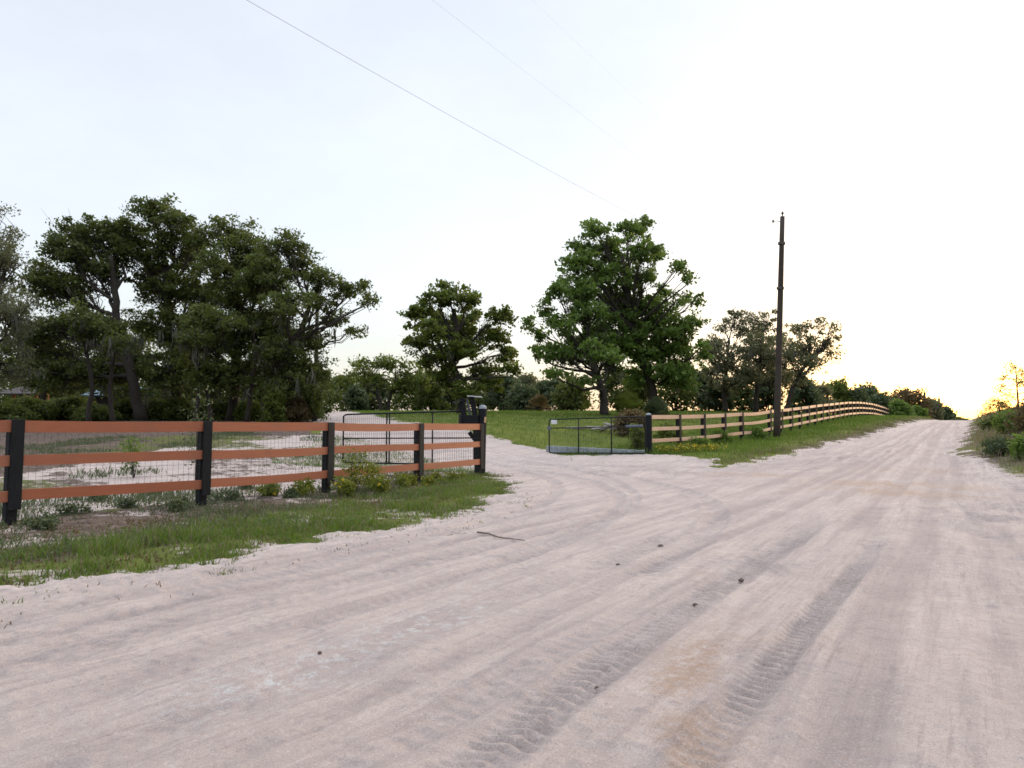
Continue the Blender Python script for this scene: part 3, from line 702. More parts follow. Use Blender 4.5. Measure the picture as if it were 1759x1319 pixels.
EG = "thin greyish oaks behind the long fence"
tree("oak_tree", "thin greyish oak with a straight trunk, first one right of the tall open oak", "tree", 56, [(1246, 705), (1243, 665), (1250, 620), (1252, 580)], .24,
     [(1250, 558, 24, 16, None, .7), (1228, 592, 20, 20, None, .8), (1275, 572, 22, 20, None, .8), (1238, 628, 28, 18), (1272, 612, 24, 22), (1222, 640, 20, 22), (1255, 655, 30, 18), (1262, 545, 20, 12), (1240, 605, 26, 20), (1215, 610, 14, 24), (1280, 640, 22, 24)], 'olive', .2, 50, .5, .74, 24, EG, 10)
tree("oak_tree", "thin greyish oak just left of the leaning utility pole", "tree", 57, [(1298, 702), (1300, 660), (1306, 620), (1310, 580)], .25,
     [(1292, 548, 22, 13, None, .7), (1320, 543, 18, 11, None, .6), (1300, 588, 28, 22, None, .8), (1328, 590, 22, 22, None, .8), (1310, 630, 32, 22), (1285, 645, 26, 20), (1335, 650, 26, 18), (1305, 560, 26, 18), (1285, 600, 22, 26), (1315, 610, 26, 22)], 'olive', .2, 50, .5, .74, 25, EG, 10)
tree("oak_tree", "greyish oak leaning right with a wispy round crown, just right of the utility pole", "tree", 55, [(1346, 700), (1360, 668), (1382, 630), (1392, 590)], .24,
     [(1366, 562, 18, 10, None, .6), (1410, 555, 22, 8, None, .55), (1388, 588, 26, 16, None, .75), (1428, 582, 18, 18, None, .55), (1400, 618, 26, 18, None, .75), (1432, 610, 10, 15, None, .5), (1372, 645, 24, 16), (1350, 600, 14, 20, None, .7), (1385, 565, 22, 14, None, .7), (1410, 590, 24, 18, None, .8), (1375, 610, 24, 20), (1430, 560, 12, 10, None, .5)], 'olive', .2, 48, .48, .74, 26, EG, 8)
tree("oak_tree", "low greyish oak filling the gap behind the utility pole", "tree", 63, [(1336, 700), (1338, 660), (1342, 620)], .22,
     [(1338, 585, 24, 16, None, .8), (1350, 615, 26, 20), (1322, 620, 22, 20), (1340, 645, 32, 20)], 'olive', .22, 48, .55, .8, 29, EG, 4)
SG = "small round oaks at the far side of the lawn"
tree("oak_tree", "small round oak far across the lawn, left one of the pair with forked trunks", "tree", 70, [(655, 712), (652, 685), (646, 655), (640, 640)], .24,
     [(622, 634, 24, 15), (648, 624, 26, 12), (603, 652, 20, 18), (640, 652, 36, 12), (610, 676, 24, 14)], 'oak2', .3, 46, .75, .95, 27, SG, 8)
tree("oak_tree", "small round oak far across the lawn, right one of the pair with forked trunks", "tree", 71, [(666, 712), (668, 688), (678, 660), (680, 640)], .26,
     [(682, 628, 26, 14), (706, 642, 24, 18), (694, 662, 34, 16), (666, 622, 18, 10), (722, 660, 18, 18)], 'oak2', .3, 46, .75, .95, 28, SG, 8)

# shrubs: one mesh of foliage on short stems, each a thing
def shrub(name, label, px, Y, wpx, hpx, leaf, lsize, seed, group=None, cat="shrub", dens=1., crad=None, nleaf=52, gap=.0, ybase=None):
    rng = np.random.default_rng(seed)
    p = up(px, 700, Y); x0, y0 = p[0], p[1]; z0 = ground_z(x0, y0)
    s = Y / FPX; w = wpx * s / 2; h = hpx * s; dp = max(w * .75, .4)
    crad = crad or .17 * min(h, 2 * w) + .05
    n = max(34, int(dens * 5.5 * (w * dp * h) ** (2 / 3.) / crad ** 2))
    th = rng.random(n) * 6.283; rr = np.sqrt(rng.random(n)); zz = rng.random(n) ** .8
    prof = np.sqrt(np.clip(1 - (zz * .96) ** 2.2, 0, 1))
    lump = .75 + .4 * noise(th * 1.2, zz * 3, 1, seed)
    C = np.stack([x0 + np.cos(th) * rr * prof * w * lump, y0 + np.sin(th) * rr * prof * dp * lump, z0 + .06 * h + zz * h * .9 * (.8 + .3 * noise(np.cos(th) * 2, np.sin(th) * 2, 1, seed + 3))], -1)
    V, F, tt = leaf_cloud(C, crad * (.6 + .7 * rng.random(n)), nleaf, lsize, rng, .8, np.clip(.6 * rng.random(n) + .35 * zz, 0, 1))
    root = empty(name, (x0, y0, z0), label, cat, group); loc = np.array([x0, y0, z0])
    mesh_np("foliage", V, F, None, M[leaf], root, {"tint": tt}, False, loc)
    tb = MB()
    for j in range(min(n, 14)):
        b = loc + np.array([rng.normal() * w * .12, rng.normal() * dp * .12, -.05])
        tb.tube(bez(b, (b + C[j]) / 2 + np.array([0, 0, .15 * h]), C[j], 5), np.linspace(.02 + .006 * h, .008, 5), 5, cap=False)
    tb.build("stem", M['bark'], root, loc, True)
    return root

HG = "shrubs of the dark tree line behind the lawn"
hedge = [ # px, Y, w, h, leaf, label
    (590, 80, 60, 62, 'oak', "dark shrub in the tree line beside the grove's right end"), (612, 66, 40, 40, 'dusty', "low dusty shrub in the tree line left of the small round oaks"),
    (640, 88, 80, 60, 'dusty', "broad dusty shrub seen under the small round oaks"), (712, 84, 80, 62, 'oak', "dark rounded shrub between the small round oaks and the lone oak"),
    (742, 74, 56, 66, 'oak', "tall dark shrub close to the left of the lone oak's trunk"), (775, 86, 70, 58, 'dusty', "dusty shrub behind the lone oak's trunk"),
    (826, 80, 70, 62, 'oak', "dark shrub just right of the lone oak's trunk"), (866, 76, 66, 58, 'dusty', "dull green shrub between the lone oak and the palmetto on the lawn"),
    (905, 90, 70, 66, 'olive', "pale leggy shrub in the gap between the lone oak and the leaning oak"), (900, 72, 60, 44, 'dusty', "low blue-green shrub behind the round palmetto"),
    (950, 78, 80, 56, 'dusty', "wide blue-green shrub right of the round palmetto"), (985, 70, 70, 60, 'oak', "dark shrub behind the leaning oak's mossy branch"),
    (1062, 66, 70, 76, 'oak', "tall dark shrub between the trunks of the leaning oak and the tall open oak"), (1100, 60, 64, 70, 'oak2', "leafy shrub below the tall open oak"),
    (1160, 62, 70, 80, 'oak', "tall dark shrub right of the tall open oak's trunk"), (1205, 66, 60, 70, 'dusty', "dusty shrub behind the salmon fence left of the greyish oaks"),
    (1232, 60, 44, 50, 'dusty', "low shrub at the foot of the first greyish oak"), (1275, 66, 60, 62, 'oak', "dark shrub between the first and second greyish oaks"),
    (1318, 64, 56, 58, 'dusty', "dull shrub directly behind the utility pole"), (1380, 68, 60, 56, 'dusty', "blue-grey shrub under the right-leaning greyish oak"),
    (1412, 72, 50, 52, 'olive', "pale shrub right of the right-leaning greyish oak"),
]
for i, (px, Y, w, h, lf, lab) in enumerate(hedge):
    shrub("shrub", lab, px, Y, w, h, lf, .012 * Y * .36 + .05, 100 + i, HG)
WG = "trees and shrubs on the wooded rise beyond the long fence"
for i, (px, Y, w, h, lf, lab, yb) in enumerate([
    (1442, 84, 46, 62, 'oak2', "upright young tree at the left end of the wooded rise", 0), (1468, 84, 54, 50, 'dusty', "dark shrub second from the left on the wooded rise", 0),
    (1490, 92, 64, 62, 'dusty', "large blue-green shrub in the middle of the wooded rise", 0), (1520, 88, 56, 50, 'dusty', "blue-green shrub just above the fence's highest stretch", 0),
    (1546, 84, 44, 36, 'oak3', "bright green bush where the fence sinks behind the crest", 0), (1548, 104, 60, 66, 'brown', "brownish shrub on the skyline of the wooded rise", 0),
    (1578, 104, 50, 60, 'brown', "brown shrub beside the left far pole", 0), (1575, 88, 36, 28, 'oak3', "low bright bush at the end of the grassy verge", 0),
    (1600, 108, 40, 50, 'olive', "shrub between the two far poles", 0), (1622, 112, 40, 40, 'dusty', "dark shrub sloping down right of the far poles", 0), (1640, 120, 30, 24, 'oak', "lowest shrub at the right end of the wooded rise", 0)]):
    shrub("shrub", lab, px, Y, w, h, lf, .40, 140 + i, WG)
shrub("shrub", "tiny dark shrub showing above the crest of the road", 1657, 130, 26, 24, 'oak', .4, 160)
GG = "understory shrubs under the grove"
for i, (px, Y, w, h, lf, lab) in enumerate([
    (15, 36, 90, 46, 'oak', "dark undergrowth shrub at the left edge below the pale feathery oak"), (95, 42, 110, 60, 'oak', "dark shrub under the left-bent oak's long branches"),
    (165, 37, 80, 40, 'oak', "low dark shrub just left of the bent trunk"), (270, 40, 90, 56, 'oak', "dark shrub between the bent trunk and the tallest oak"),
    (350, 43, 80, 60, 'oak', "dark shrub behind the slender sapling in the grove"), (430, 38, 60, 50, 'oak2', "green shrub between the last two trunks of the grove"),
    (468, 35, 44, 62, 'oak2', "bright green upright shrub right of the last trunk in the grove"), (505, 36, 60, 50, 'brown', "brown twiggy shrub near the right end of the grove"),
    (540, 36.5, 44, 56, 'oak', "dark rounded shrub closing the right end of the grove")]):
    shrub("shrub", lab, px, Y, w, h * (.62 if i < 6 else .9), lf, .15, 170 + i, GG)
for i, (px, Y, w, h, lab) in enumerate([
    (45, 40, 90, 50, "behind the leftmost undergrowth shrub"), (130, 41, 90, 52, "left of the bent trunk, in the second row"), (215, 40, 70, 46, "right behind the bent trunk"), (310, 39.5, 70, 46, "at the foot of the tallest oak"),
    (385, 40.5, 70, 50, "left of the foot of the broad-topped oak"), (425, 41, 60, 46, "right of the foot of the broad-topped oak"), (495, 40, 60, 46, "behind the brown twiggy shrub"), (535, 41, 50, 46, "behind the last dark rounded shrub")]):
    shrub("shrub", "low black-green undergrowth shrub " + lab, px, Y, w, h * .8, 'oak', .17, 240 + i, GG)
for i, (px, w, h) in enumerate([(-30, 110, 90), (50, 120, 84), (130, 120, 92), (205, 120, 80), (280, 110, 90), (355, 110, 86), (425, 110, 92), (490, 100, 88), (545, 80, 76)]):
    shrub("shrub", "tall dark thicket shrub closing the back of the grove, " + ["beyond the left picture edge", "behind the open barn", "left of the blue-roofed shed", "behind the blue-roofed shed", "behind the tallest oak", "behind the slender sapling", "behind the broad-topped oak", "behind the end oak's trunk", "at the grove's right end"][i], px, 68, w, h, 'oak', .34, 260 + i, "thicket shrubs at the back of the grove")
RB = "shrubs on the bank right of the road"
for i, (px, Y, w, h, lf, lab) in enumerate([
    (1738, 27, 60, 40, 'oak3', "green shrub on top of the bank below the thin pine"), (1716, 21, 44, 24, 'dusty', "leafy low shrub halfway up the bank"), (1762, 19, 44, 32, 'oak3', "shrub at the right edge on the bank"),
    (1775, 25, 70, 50, 'brown', "brown shrub cut off by the right edge"), (1712, 34, 50, 24, 'oak', "dark shrub on the skyline of the bank")]):
    shrub("shrub", lab, px, Y, w, h, lf, .10 if Y < 26 else .13, 190 + i, RB, crad=.28)
shrub("shrub", "leafy bush growing against the right gate post behind the open right gate", 1094, 27.5, 26, 44, 'oak2', .11, 210, crad=.22)
shrub("shrub", "brownish scrub behind the right gate's hinge end", 1086, 33, 70, 44, 'brown', .13, 211)
shrub("shrub", "low scrub with mixed leaves right of the right gate post, behind the fence", 1150, 32, 60, 30, 'oak2', .12, 212, crad=.3)
for i, (px, w, h) in enumerate([(1235, 46, 22), (1300, 40, 20), (1195, 40, 20)]):
    shrub("shrub", ["low green weed mound under the rails midway to the utility pole", "low green weed mound just left of the utility pole's foot", "low green weed mound under the second bay of the salmon fence"][i], px, [31.5, 34.5, 28.8][i], w, h, 'oak3', .09, 215 + i, crad=.2)

# palmettos
def palmetto(label, px, Y, wpx, hpx, seed, leaf='oak2'):
    rng = np.random.default_rng(seed); p = up(px, 700, Y); x0, y0 = p[0], p[1]; z0 = ground_z(x0, y0); s = Y / FPX
    w = wpx * s / 2; h = hpx * s; V = []; F = []; T3 = []; tt = []; k = 0; st = MB(); loc = np.array([x0, y0, z0])
    for i in range(70):
        th = rng.random() * 6.283; el = rng.random() ** .7 * 1.35 + .1
        d = np.array([math.cos(th) * math.cos(el) * w, math.sin(th) * math.cos(el) * w, math.sin(el) * h]) * (.55 + .4 * rng.random())
        c = loc + d; st.tube(np.array([loc + rng.normal(size=3) * .05, loc + d * .5 + np.array([0, 0, .08]), c]), np.array([.02, .015, .012]), 4, cap=False)
        a = d / np.linalg.norm(d); b = np.cross(a, [0, 0, 1.]); b /= np.linalg.norm(b) + 1e-6; L = .30 * h + .2; t = rng.random()
        for j in range(11):
            an = -1.3 + 2.6 * j / 10; e = a * math.cos(an) + b * math.sin(an); q = np.cross(e, np.cross(a, b)); q /= np.linalg.norm(q) + 1e-6
            V += [c, c + e * L * .5 + q * .03, c + e * L + np.array([0, 0, -.05]), c + e * L * .5 - q * .03]; F.append((k, k + 1, k + 2, k + 3)); k += 4; tt += [t] * 4
    root = empty("palmetto", loc, label, "palmetto", "palmettos near the lawn")
    mesh_np("fronds", np.array(V), np.array(F), None, M[leaf], root, {"tint": np.array(tt)}, False, loc); st.build("stem", M['bark'], root, loc)
palmetto("round brownish palmetto clump standing alone on the far side of the lawn", 926, 62, 40, 24, 1, 'brown')
palmetto("bushy palmetto beside the tall open oak's foot", 1080, 43, 46, 36, 2, 'oak2')
palmetto("spiky palmetto behind the first bays of the salmon fence", 1128, 42, 40, 30, 3, 'dusty')

# thin pine on the bank, sapling, small trees far right
def pine(label, px, Y, ytop, seed, spread):
    rng = np.random.default_rng(seed); p = up(px, 700, Y); x0, y0 = p[0], p[1]; z0 = ground_z(x0, y0); zt = up(px, ytop, Y)[2]; H = zt - z0
    loc = np.array([x0, y0, z0]); root = empty("pine_tree", loc, label, "pine tree"); tb = MB()
    tb.tube(np.array([loc + [0, 0, -.1], loc + [.03, 0, H * .5], loc + [0, 0, H]]), np.array([.05, .035, .012]), 6); C = []
    for i in range(13):
        t = .35 + .65 * i / 12; th = i * 2.4; L = spread * (1.15 - t) + .15; b = loc + [0, 0, H * t]; e = b + np.array([math.cos(th) * L, math.sin(th) * L, .25 * L])
        tb.tube(np.array([b, (b + e) / 2 + [0, 0, -.03], e]), np.array([.014, .01, .006]), 4, cap=False); C += [e, b * .35 + e * .65] if i % 3 else [e]
    C = np.array(C); V, F, tt = leaf_cloud(C, np.full(len(C), .24), 70, .17, rng, .8, None, .13)
    tb.build("trunk", M['bark'], root, loc, True); mesh_np("crown", V, F, None, M['pine'], root, {"tint": tt}, False, loc)
pine("thin young pine on top of the bank at the right edge", 1748, 26, 632, 4, .95)
pine("small wispy pine on the bank left of the thin young pine", 1716, 36, 690, 5, .9)

def sapling(name, label, cat, px, Y, ytop, wpx, seed, leaf='weed', lsize=.07, n=16, nl=30, group=None, flowers=0, pos=None, H=None, w=None):
    rng = np.random.default_rng(seed)
    if pos is None:
        p = up(px, 700, Y); x0, y0 = p[0], p[1]; z0 = ground_z(x0, y0); H = up(px, ytop, Y)[2] - z0; w = wpx * Y / FPX / 2
    else: x0, y0 = pos; z0 = ground_z(x0, y0)
    loc = np.array([x0, y0, z0]); root = empty(name, loc, label, cat, group); tb = MB(); C = []
    for i in range(max(3, n // 4)):
        b = loc + np.array([rng.normal() * w * .15, rng.normal() * w * .15, -.03]); e = loc + np.array([rng.normal() * w * .5, rng.normal() * w * .5, H * (.7 + .3 * rng.random())])
        P = bez(b, (b + e) / 2 + rng.normal(size=3) * .04, e, 6); tb.tube(P, np.linspace(.008 + .004 * H, .003, 6), 5, cap=False)
        for j in range(4):
            C.append(P[2 + j] + rng.normal(size=3) * np.array([w * .35, w * .35, H * .06]))
    C = np.array(C); V, F, tt = leaf_cloud(C, np.full(len(C), .12 * H + .06), nl, lsize, rng, .8)
    tb.build("stem", M['weed'] if H < .7 else M['bark'], root, loc, True); mesh_np("foliage", V, F, None, M[leaf], root, {"tint": tt}, False, loc)
    if flowers:
        A = C[rng.integers(len(C), size=flowers)] + rng.normal(size=(flowers, 3)) * np.array([w * .4, w * .4, H * .1]); A[:, 2] = np.maximum(A[:, 2], z0 + .05)
        V, F, tt = leaf_cloud(A, np.full(flowers, .02), 6, .035, rng, .8, None, .9); mesh_np("blossom", V, F, None, M['flower'], root, {"tint": tt}, False, loc)
    return root
sapling("sapling", "slender pale green sapling standing just behind the second fence post", "sapling", 342, 13.5, 685, 24, 1, 'dusty', .06, 14, 34)
sapling("sapling", "small bushy seedling on the sand behind the first fence bay", "sapling", 233, 15.5, 752, 20, 2, 'oak3', .07, 16, 30)
WGR = "yellow-green weeds along the foot of the orange fence"
weeds = [(612, 13.2, 835, 774, 30, "tall yellow-green weed poking up through the lower rails of the third fence bay"), (640, 13.6, 832, 796, 34, "bushy yellow-green weed beside the tallest weed, before the third bay"),
         (655, 13.0, 838, 806, 44, "yellow-flowered weed clump below the middle of the bottom rail"), (598, 12.6, 842, 808, 40, "yellow-flowered weed clump just right of the third fence post"),
         (690, 14.6, 828, 806, 36, "green weed clump left of the fourth fence post"), (708, 15.0, 828, 812, 24, "low weed touching the foot of the fourth fence post"),
         (755, 15.8, 824, 806, 30, "low weed midway along the last fence bay"), (785, 16.4, 822, 808, 26, "low weed near the end post of the fence"), (735, 14.8, 832, 816, 26, "sprawling weed just right of the fourth fence post"),
         (520, 12.6, 836, 824, 50, "low bright weed patch below the second bay near the third post"), (470, 12.4, 838, 828, 40, "low bright weed patch below the middle of the second bay")]
for i, (px, Y, yb, yt, w, lab) in enumerate(weeds):
    sapling("weed", lab, "weed", px, Y, yt if i < 2 else yt + .45 * (yb - yt), w * (1 if i < 2 else .8), 40 + i, 'weed', .055, 20, 34, WGR, flowers=5 if i in (2, 3, 5, 8) else 2)
YG = "yellow-flowered weeds on the verge right of the gate post"
for i, (px, py) in enumerate([(1150, 779), (1168, 775), (1186, 777), (1205, 774), (1222, 776)]):
    p = hit(px, py)
    sapling("weed", "yellow-flowered weed on the verge, " + ["closest to the right gate post", "second from the right gate post", "third from the right gate post", "fourth from the right gate post", "farthest from the right gate post"][i], "weed", 0, 0, 0, 0, 60 + i, 'weed', .07, 18, 26, YG, flowers=40, pos=(p[0], p[1]), H=.28, w=.55)
rg = np.random.default_rng(77)
TG = "small weed tufts in the dead leaves in front of the orange fence"
spots = [(70, 912, "beside the foot of the leftmost post"), (120, 885, "below the first bay near its left end"), (165, 862, "below the first bay a third of the way along"), (215, 876, "below the middle of the first bay"), (265, 850, "below the first bay two thirds of the way along"), (310, 880, "left of the second post, toward the road"), (330, 838, "close to the foot of the second post"), (395, 862, "right of the second post, toward the road"), (420, 842, "below the second bay near its left end"), (500, 858, "below the second bay, left of the third post")]
for i, (px, py, lab) in enumerate(spots):
    p = hit(px, py)
    sapling("weed", "small dull green weed tuft " + lab, "weed", 0, 0, 0, 0, 80 + i, 'dusty', .05, 16, 30, TG, pos=(p[0], p[1]), H=.09 + .08 * rg.random(), w=.14 + .1 * rg.random())

# ------------------------------------------------------------------ orange fence on the left
def fence_dir(a, b): d = b - a; d = d / np.linalg.norm(d); return d, np.array([d[1], -d[0], 0.])
RL = [(1.226, 1.384), (.777, .92), (.317, .46)]
posts_px = [(30, 9.05), (355, 11.02), (567, 13.3), (722, 15.72), (826, 18.1)]
LP = [np.array([(px - CX) / FPX * Y, Y]) for px, Y in posts_px]
LP = [2 * LP[0] - LP[1], ] + LP
def zrail_l(i): return ground_z(*LP[i]) if i < 4 else [0, 0, 0, 0, .02, .03][i]
ZL = [-.02, 0., 0., .005, .01, .02]
lf = empty("rail_fence", (LP[1][0], LP[1][1], 0), "terracotta three-rail fence on black posts with wire mesh, along the left side of the road", "fence")
loc = np.array([LP[1][0], LP[1][1], 0.])
def fence_post(parent, loc, xy, zg, ztop, zb, n, d, first, bsz=.065, bat_shift=0., mats=('black', 'black2'), end=0):
    m = MB(); back = np.array([xy[0], xy[1], 0]) - n * (.075)
    m.box(back + np.array([0, 0, (zg - .25 + ztop) / 2]), d * bsz, n * bsz, np.array([0, 0, (ztop - zg + .25) / 2]), .01)
    m.build("post", M[mats[0]], parent, loc)
    b = MB(); c = np.array([xy[0], xy[1], 0]) + n * (.0525) + d * bat_shift
    b.box(c + np.array([0, 0, (zb + ztop) / 2]), d * .075, n * .0125, np.array([0, 0, (ztop - zb) / 2 - .002]), .004)
    b.build("face_board", M[mats[1]], parent, loc)
d0, n0 = fence_dir(np.append(LP[1], 0), np.append(LP[5], 0))
if n0[1] > 0: n0 = -n0
for i in range(6):
    z = ZL[i]; fence_post(lf, loc, LP[i], ground_z(*LP[i]), z + 1.39, z + .20, n0, d0, i, mats=('black', 'black' if i < 3 else 'black2'), bsz=.065 if i < 5 else .08)
rf = np.random.default_rng(5)
for i in range(5):
    a = np.append(LP[i], 0); b = np.append(LP[i + 1], 0)
    for lo, hi in RL:
        m = MB(); z = (lo + hi) / 2; j0, j1 = rf.normal() * .006, rf.normal() * .006
        A_ = a + [0, 0, z + ZL[i] + j0] + d0 * .002 + n0 * .015; B_ = b + [0, 0, z + ZL[i + 1] + j1] - d0 * .002 + n0 * .015
        wz, wn, tn = rf.normal() * .010, rf.normal() * .008, .45 * rf.random() ** 2
        wf = lambda t: (np.array([0, 0, wz]) + n0 * wn) * 4 * t * (1 - t)
        for e in range(6): m.board(A_ + (B_ - A_) * (e / 6) + wf(e / 6), A_ + (B_ - A_) * ((e + 1) / 6) + wf((e + 1) / 6), .038, hi - lo, n0, .0006, tn)
        m.build("rail", M['rail'], lf, loc)
    w = MB(); L = np.linalg.norm(b - a); nvw = int(L / .08)
    for j in range(1, nvw):
        p = a + (b - a) * j / nvw - n0 * .014
        w.tube(np.array([p + [0, 0, .06 + ZL[i]], p + [0, 0, 1.2 + ZL[i]]]), .0019, 3, False)
    for q in range(8):
        z = .08 + q * .155
        w.tube(np.array([a + [0, 0, z + ZL[i]] - n0 * .017, b + [0, 0, z + ZL[i + 1]] - n0 * .017]), .0019, 3, False)
    w.build("wire_mesh", M['wire'], lf, loc)

# ------------------------------------------------------------------ gate post with its bracket and plates at the end of the fence
gp = up(822, 760, 18.35); gxy = np.array([gp[0], gp[1]]); gz_ = ground_z(*gxy)
gpo = empty("gate_post", (gxy[0], gxy[1], gz_), "black gate post with two slanted boards on a bracket, ending the orange fence", "gate post")
loc = np.array([gxy[0], gxy[1], gz_]); Yg = 18.35
def sz(px, py, dy=0): return up(px, py, Yg + dy)
m = MB(); top = sz(829, 702); bot = sz(826, 818); bot[2] = gz_ - .2
m.tube(np.array([bot, (bot + top) / 2, top]), .115, 14); m.build("shaft", M['black'], gpo, loc, False)
m = MB(); m.tube(np.array([sz(829, 702.5), sz(829.5, 698), sz(830, 695.5)]), np.array([.11, .10, .05]), 12); m.build("cap", M['block'], gpo, loc)
m = MB(); m.board(sz(789, 720, -.05), sz(822, 721, -.05), .18, .24, (0, 1, 0), .01); m.build("crossbeam", M['black'], gpo, loc)
m = MB(); m.board(sz(788, 720, -.17), sz(792.5, 720, -.17), .05, .27, (0, 1, 0), .006); m.build("end_plate", M['black2'], gpo, loc)
def plank(p, q, w, t):
    b = MB(); dd = q - p; ax = dd / np.linalg.norm(dd); sx = np.cross(ax, [0, 1, 0]); b.box((p + q) / 2, dd / 2, sx * w / 2, np.array([0, t / 2, 0]), .006); return b
plank(sz(797, 714), sz(793, 684), .14, .12).build("slanted_board", M['black'], gpo, loc)
plank(sz(817, 716), sz(810, 681), .14, .12).build("slanted_board", M['black'], gpo, loc)
plank(sz(808.5, 714, .05), sz(801.5, 685, .05), .05, .05).build("conduit", M['blue'], gpo, loc)
plank(sz(777, 691, .1), sz(793, 688.5, -.1), .022, .34).build("tray", M['black2'], gpo, loc)
plank(sz(803, 680.5, .1), sz(828, 682, -.1), .022, .36).build("tray", M['galv'], gpo, loc)
plank(sz(806, 742), sz(821, 762), .11, .08).build("brace", M['black'], gpo, loc)
plank(sz(834, 716, -.25), sz(833, 726, -.25), .05, .04).build("timber_block", M['newwood'], gpo, loc)

# ------------------------------------------------------------------ tube gates
def gate(label, P, zb, zt, stiles, rails, meshgap, r=.021, flip=0, group="black tube gates of the drive"):
    """P: the two bottom ends in plan; stiles: fractions of the length; rails: heights (0-1)."""
    a, b = np.asarray(P[0], float), np.asarray(P[1], float)
    pt = lambda t, h: np.array([a[0] + (b[0] - a[0]) * t, a[1] + (b[1] - a[1]) * t, zb(t) + (zt(t) - zb(t)) * h])
    loc = pt(0, 0); root = empty("tube_gate", loc, label, "gate", group)
    m = MB(); c = .03
    seq = [pt(0, c), pt(0, .5), pt(0, 1 - c), pt(c * .4, 1 - c * .3), pt(c, 1), pt(.5, 1), pt(1 - c, 1), pt(1 - c * .4, 1 - c * .3), pt(1, 1 - c), pt(1, .5), pt(1, c), pt(1 - c * .4, c * .3), pt(1 - c, 0), pt(.5, 0), pt(c, 0), pt(c * .4, c * .3), pt(0, c)]
    m.tube(np.array(seq), r, 8); m.build("frame", M['metal'], root, loc, True)
    for t in stiles:
        m = MB(); m.tube(np.array([pt(t, 0), pt(t, 1)]), r, 8); m.build("stile", M['metal'], root, loc, True)
    for h in rails:
        m = MB(); m.tube(np.array([pt(0, h), pt(1, h)]), r * .8, 8); m.build("bar", M['metal'], root, loc, True)
    w = MB(); L = np.hypot(*(b - a)); n = int(L / meshgap)
    for j in range(1, n): w.tube(np.array([pt(j / n, .01), pt(j / n, .98)]), .0024, 3, False)
    for h in np.linspace(.1, .9, 6): w.tube(np.array([pt(0, h), pt(1, h)]), .0024, 3, False)
    w.build("wire_mesh", M['wire'], root, loc)
    return root, pt, loc
A = up(589, 790, 17.2); B = up(814, 790, 18.6)
gate("black tube gate swung open behind the orange fence, its far end before the sandy yard", [(A[0], A[1]), (B[0], B[1])], lambda t: up(589, 794, 17.2)[2] * (1 - t) + up(814, 799, 18.6)[2] * t,
     lambda t: up(589, 712, 17.2)[2] * (1 - t) + up(814, 705.5, 18.6)[2] * t, [.315, .335, .665], [.5], .05)
A = up(943.5, 778, 25.4); B = up(1109, 780, 26.1)
rt, pt, loc = gate("black tube gate standing before the low block wall beside the right gate post", [(A[0], A[1]), (B[0], B[1])], lambda t: up(943.5, 778, 25.4)[2] * (1 - t) + up(1109, 778.5, 26.1)[2] * t,
     lambda t: up(943.5, 720.5, 25.4)[2] * (1 - t) + up(1109, 715.5, 26.1)[2] * t, [.30, .64], [.74], .10, .024)
m = MB(); p = pt(.025, .94); m.box(p + [.09, -.03, -.02], [.11, .02, 0], [0, .008, 0], [0, 0, .075], .004); m.build("plate", M['galv'], rt, loc)
m = MB(); p = pt(0, .74); m.box(p + [0, -.03, 0], [.07, 0, 0], [0, .03, 0], [0, 0, .06], .01); m.build("latch", M['blue'], rt, loc)
m = MB(); m.tube(np.array([pt(.79, .74) + [0, -.05, 0], pt(.97, .745) + [0, -.05, 0]]), .055, 10); m.build("opener_arm", M['blue'], rt, loc, True)
# right gate post
p = up(1115, 780, 26.5); zb = ground_z(p[0], p[1])
rp = empty("gate_post", (p[0], p[1], zb), "thick round black gate post with pale cap where the long salmon fence begins", "gate post"); loc = np.array([p[0], p[1], zb])
zt = up(1115, 713, 26.5)[2]; zlow = up(1115, 788, 26.5)[2] - .15
m = MB(); m.tube(np.array([[p[0], p[1], zlow], [p[0], p[1], zt]]), .125, 14); m.build("shaft", M['black'], rp, loc)
m = MB(); m.tube(np.array([[p[0], p[1], zt], [p[0], p[1], zt + .05], [p[0], p[1], zt + .08]]), np.array([.11, .10, .05]), 12); m.build("cap", M['block'], rp, loc)
# block wall
A = up(939, 775, 25.75); B = up(1108, 785, 26.35); z0t = up(939, 765.5, 25.75)[2]; z1t = up(1108, 773.5, 26.35)[2]
bw = MB(); root = empty("block_wall", (A[0], A[1], z0t - .3), "low grey concrete block wall under the right gate", "wall"); loc = np.array([A[0], A[1], z0t - .3])
N_ = 10; dd = (B - A) / N_; dn = np.array([dd[1], -dd[0], 0]) / np.hypot(dd[0], dd[1])
for i in range(N_):
    a = A + dd * (i + .015); b = A + dd * (i + .985); zt_ = z0t + (z1t - z0t) * (i + .5) / N_
    a[2] = b[2] = zt_ - .2
    bw.board(a, b, .2, .4, dn, .008)
bw.build("blocks", M['block'], root, loc)
m = MB(); a = A.copy(); b = B.copy(); a[2] = z0t - .22; b[2] = z1t - .22; m.board(a, b, .17, .38, dn, .004); m.build("mortar_core", M['mortar'], root, loc)

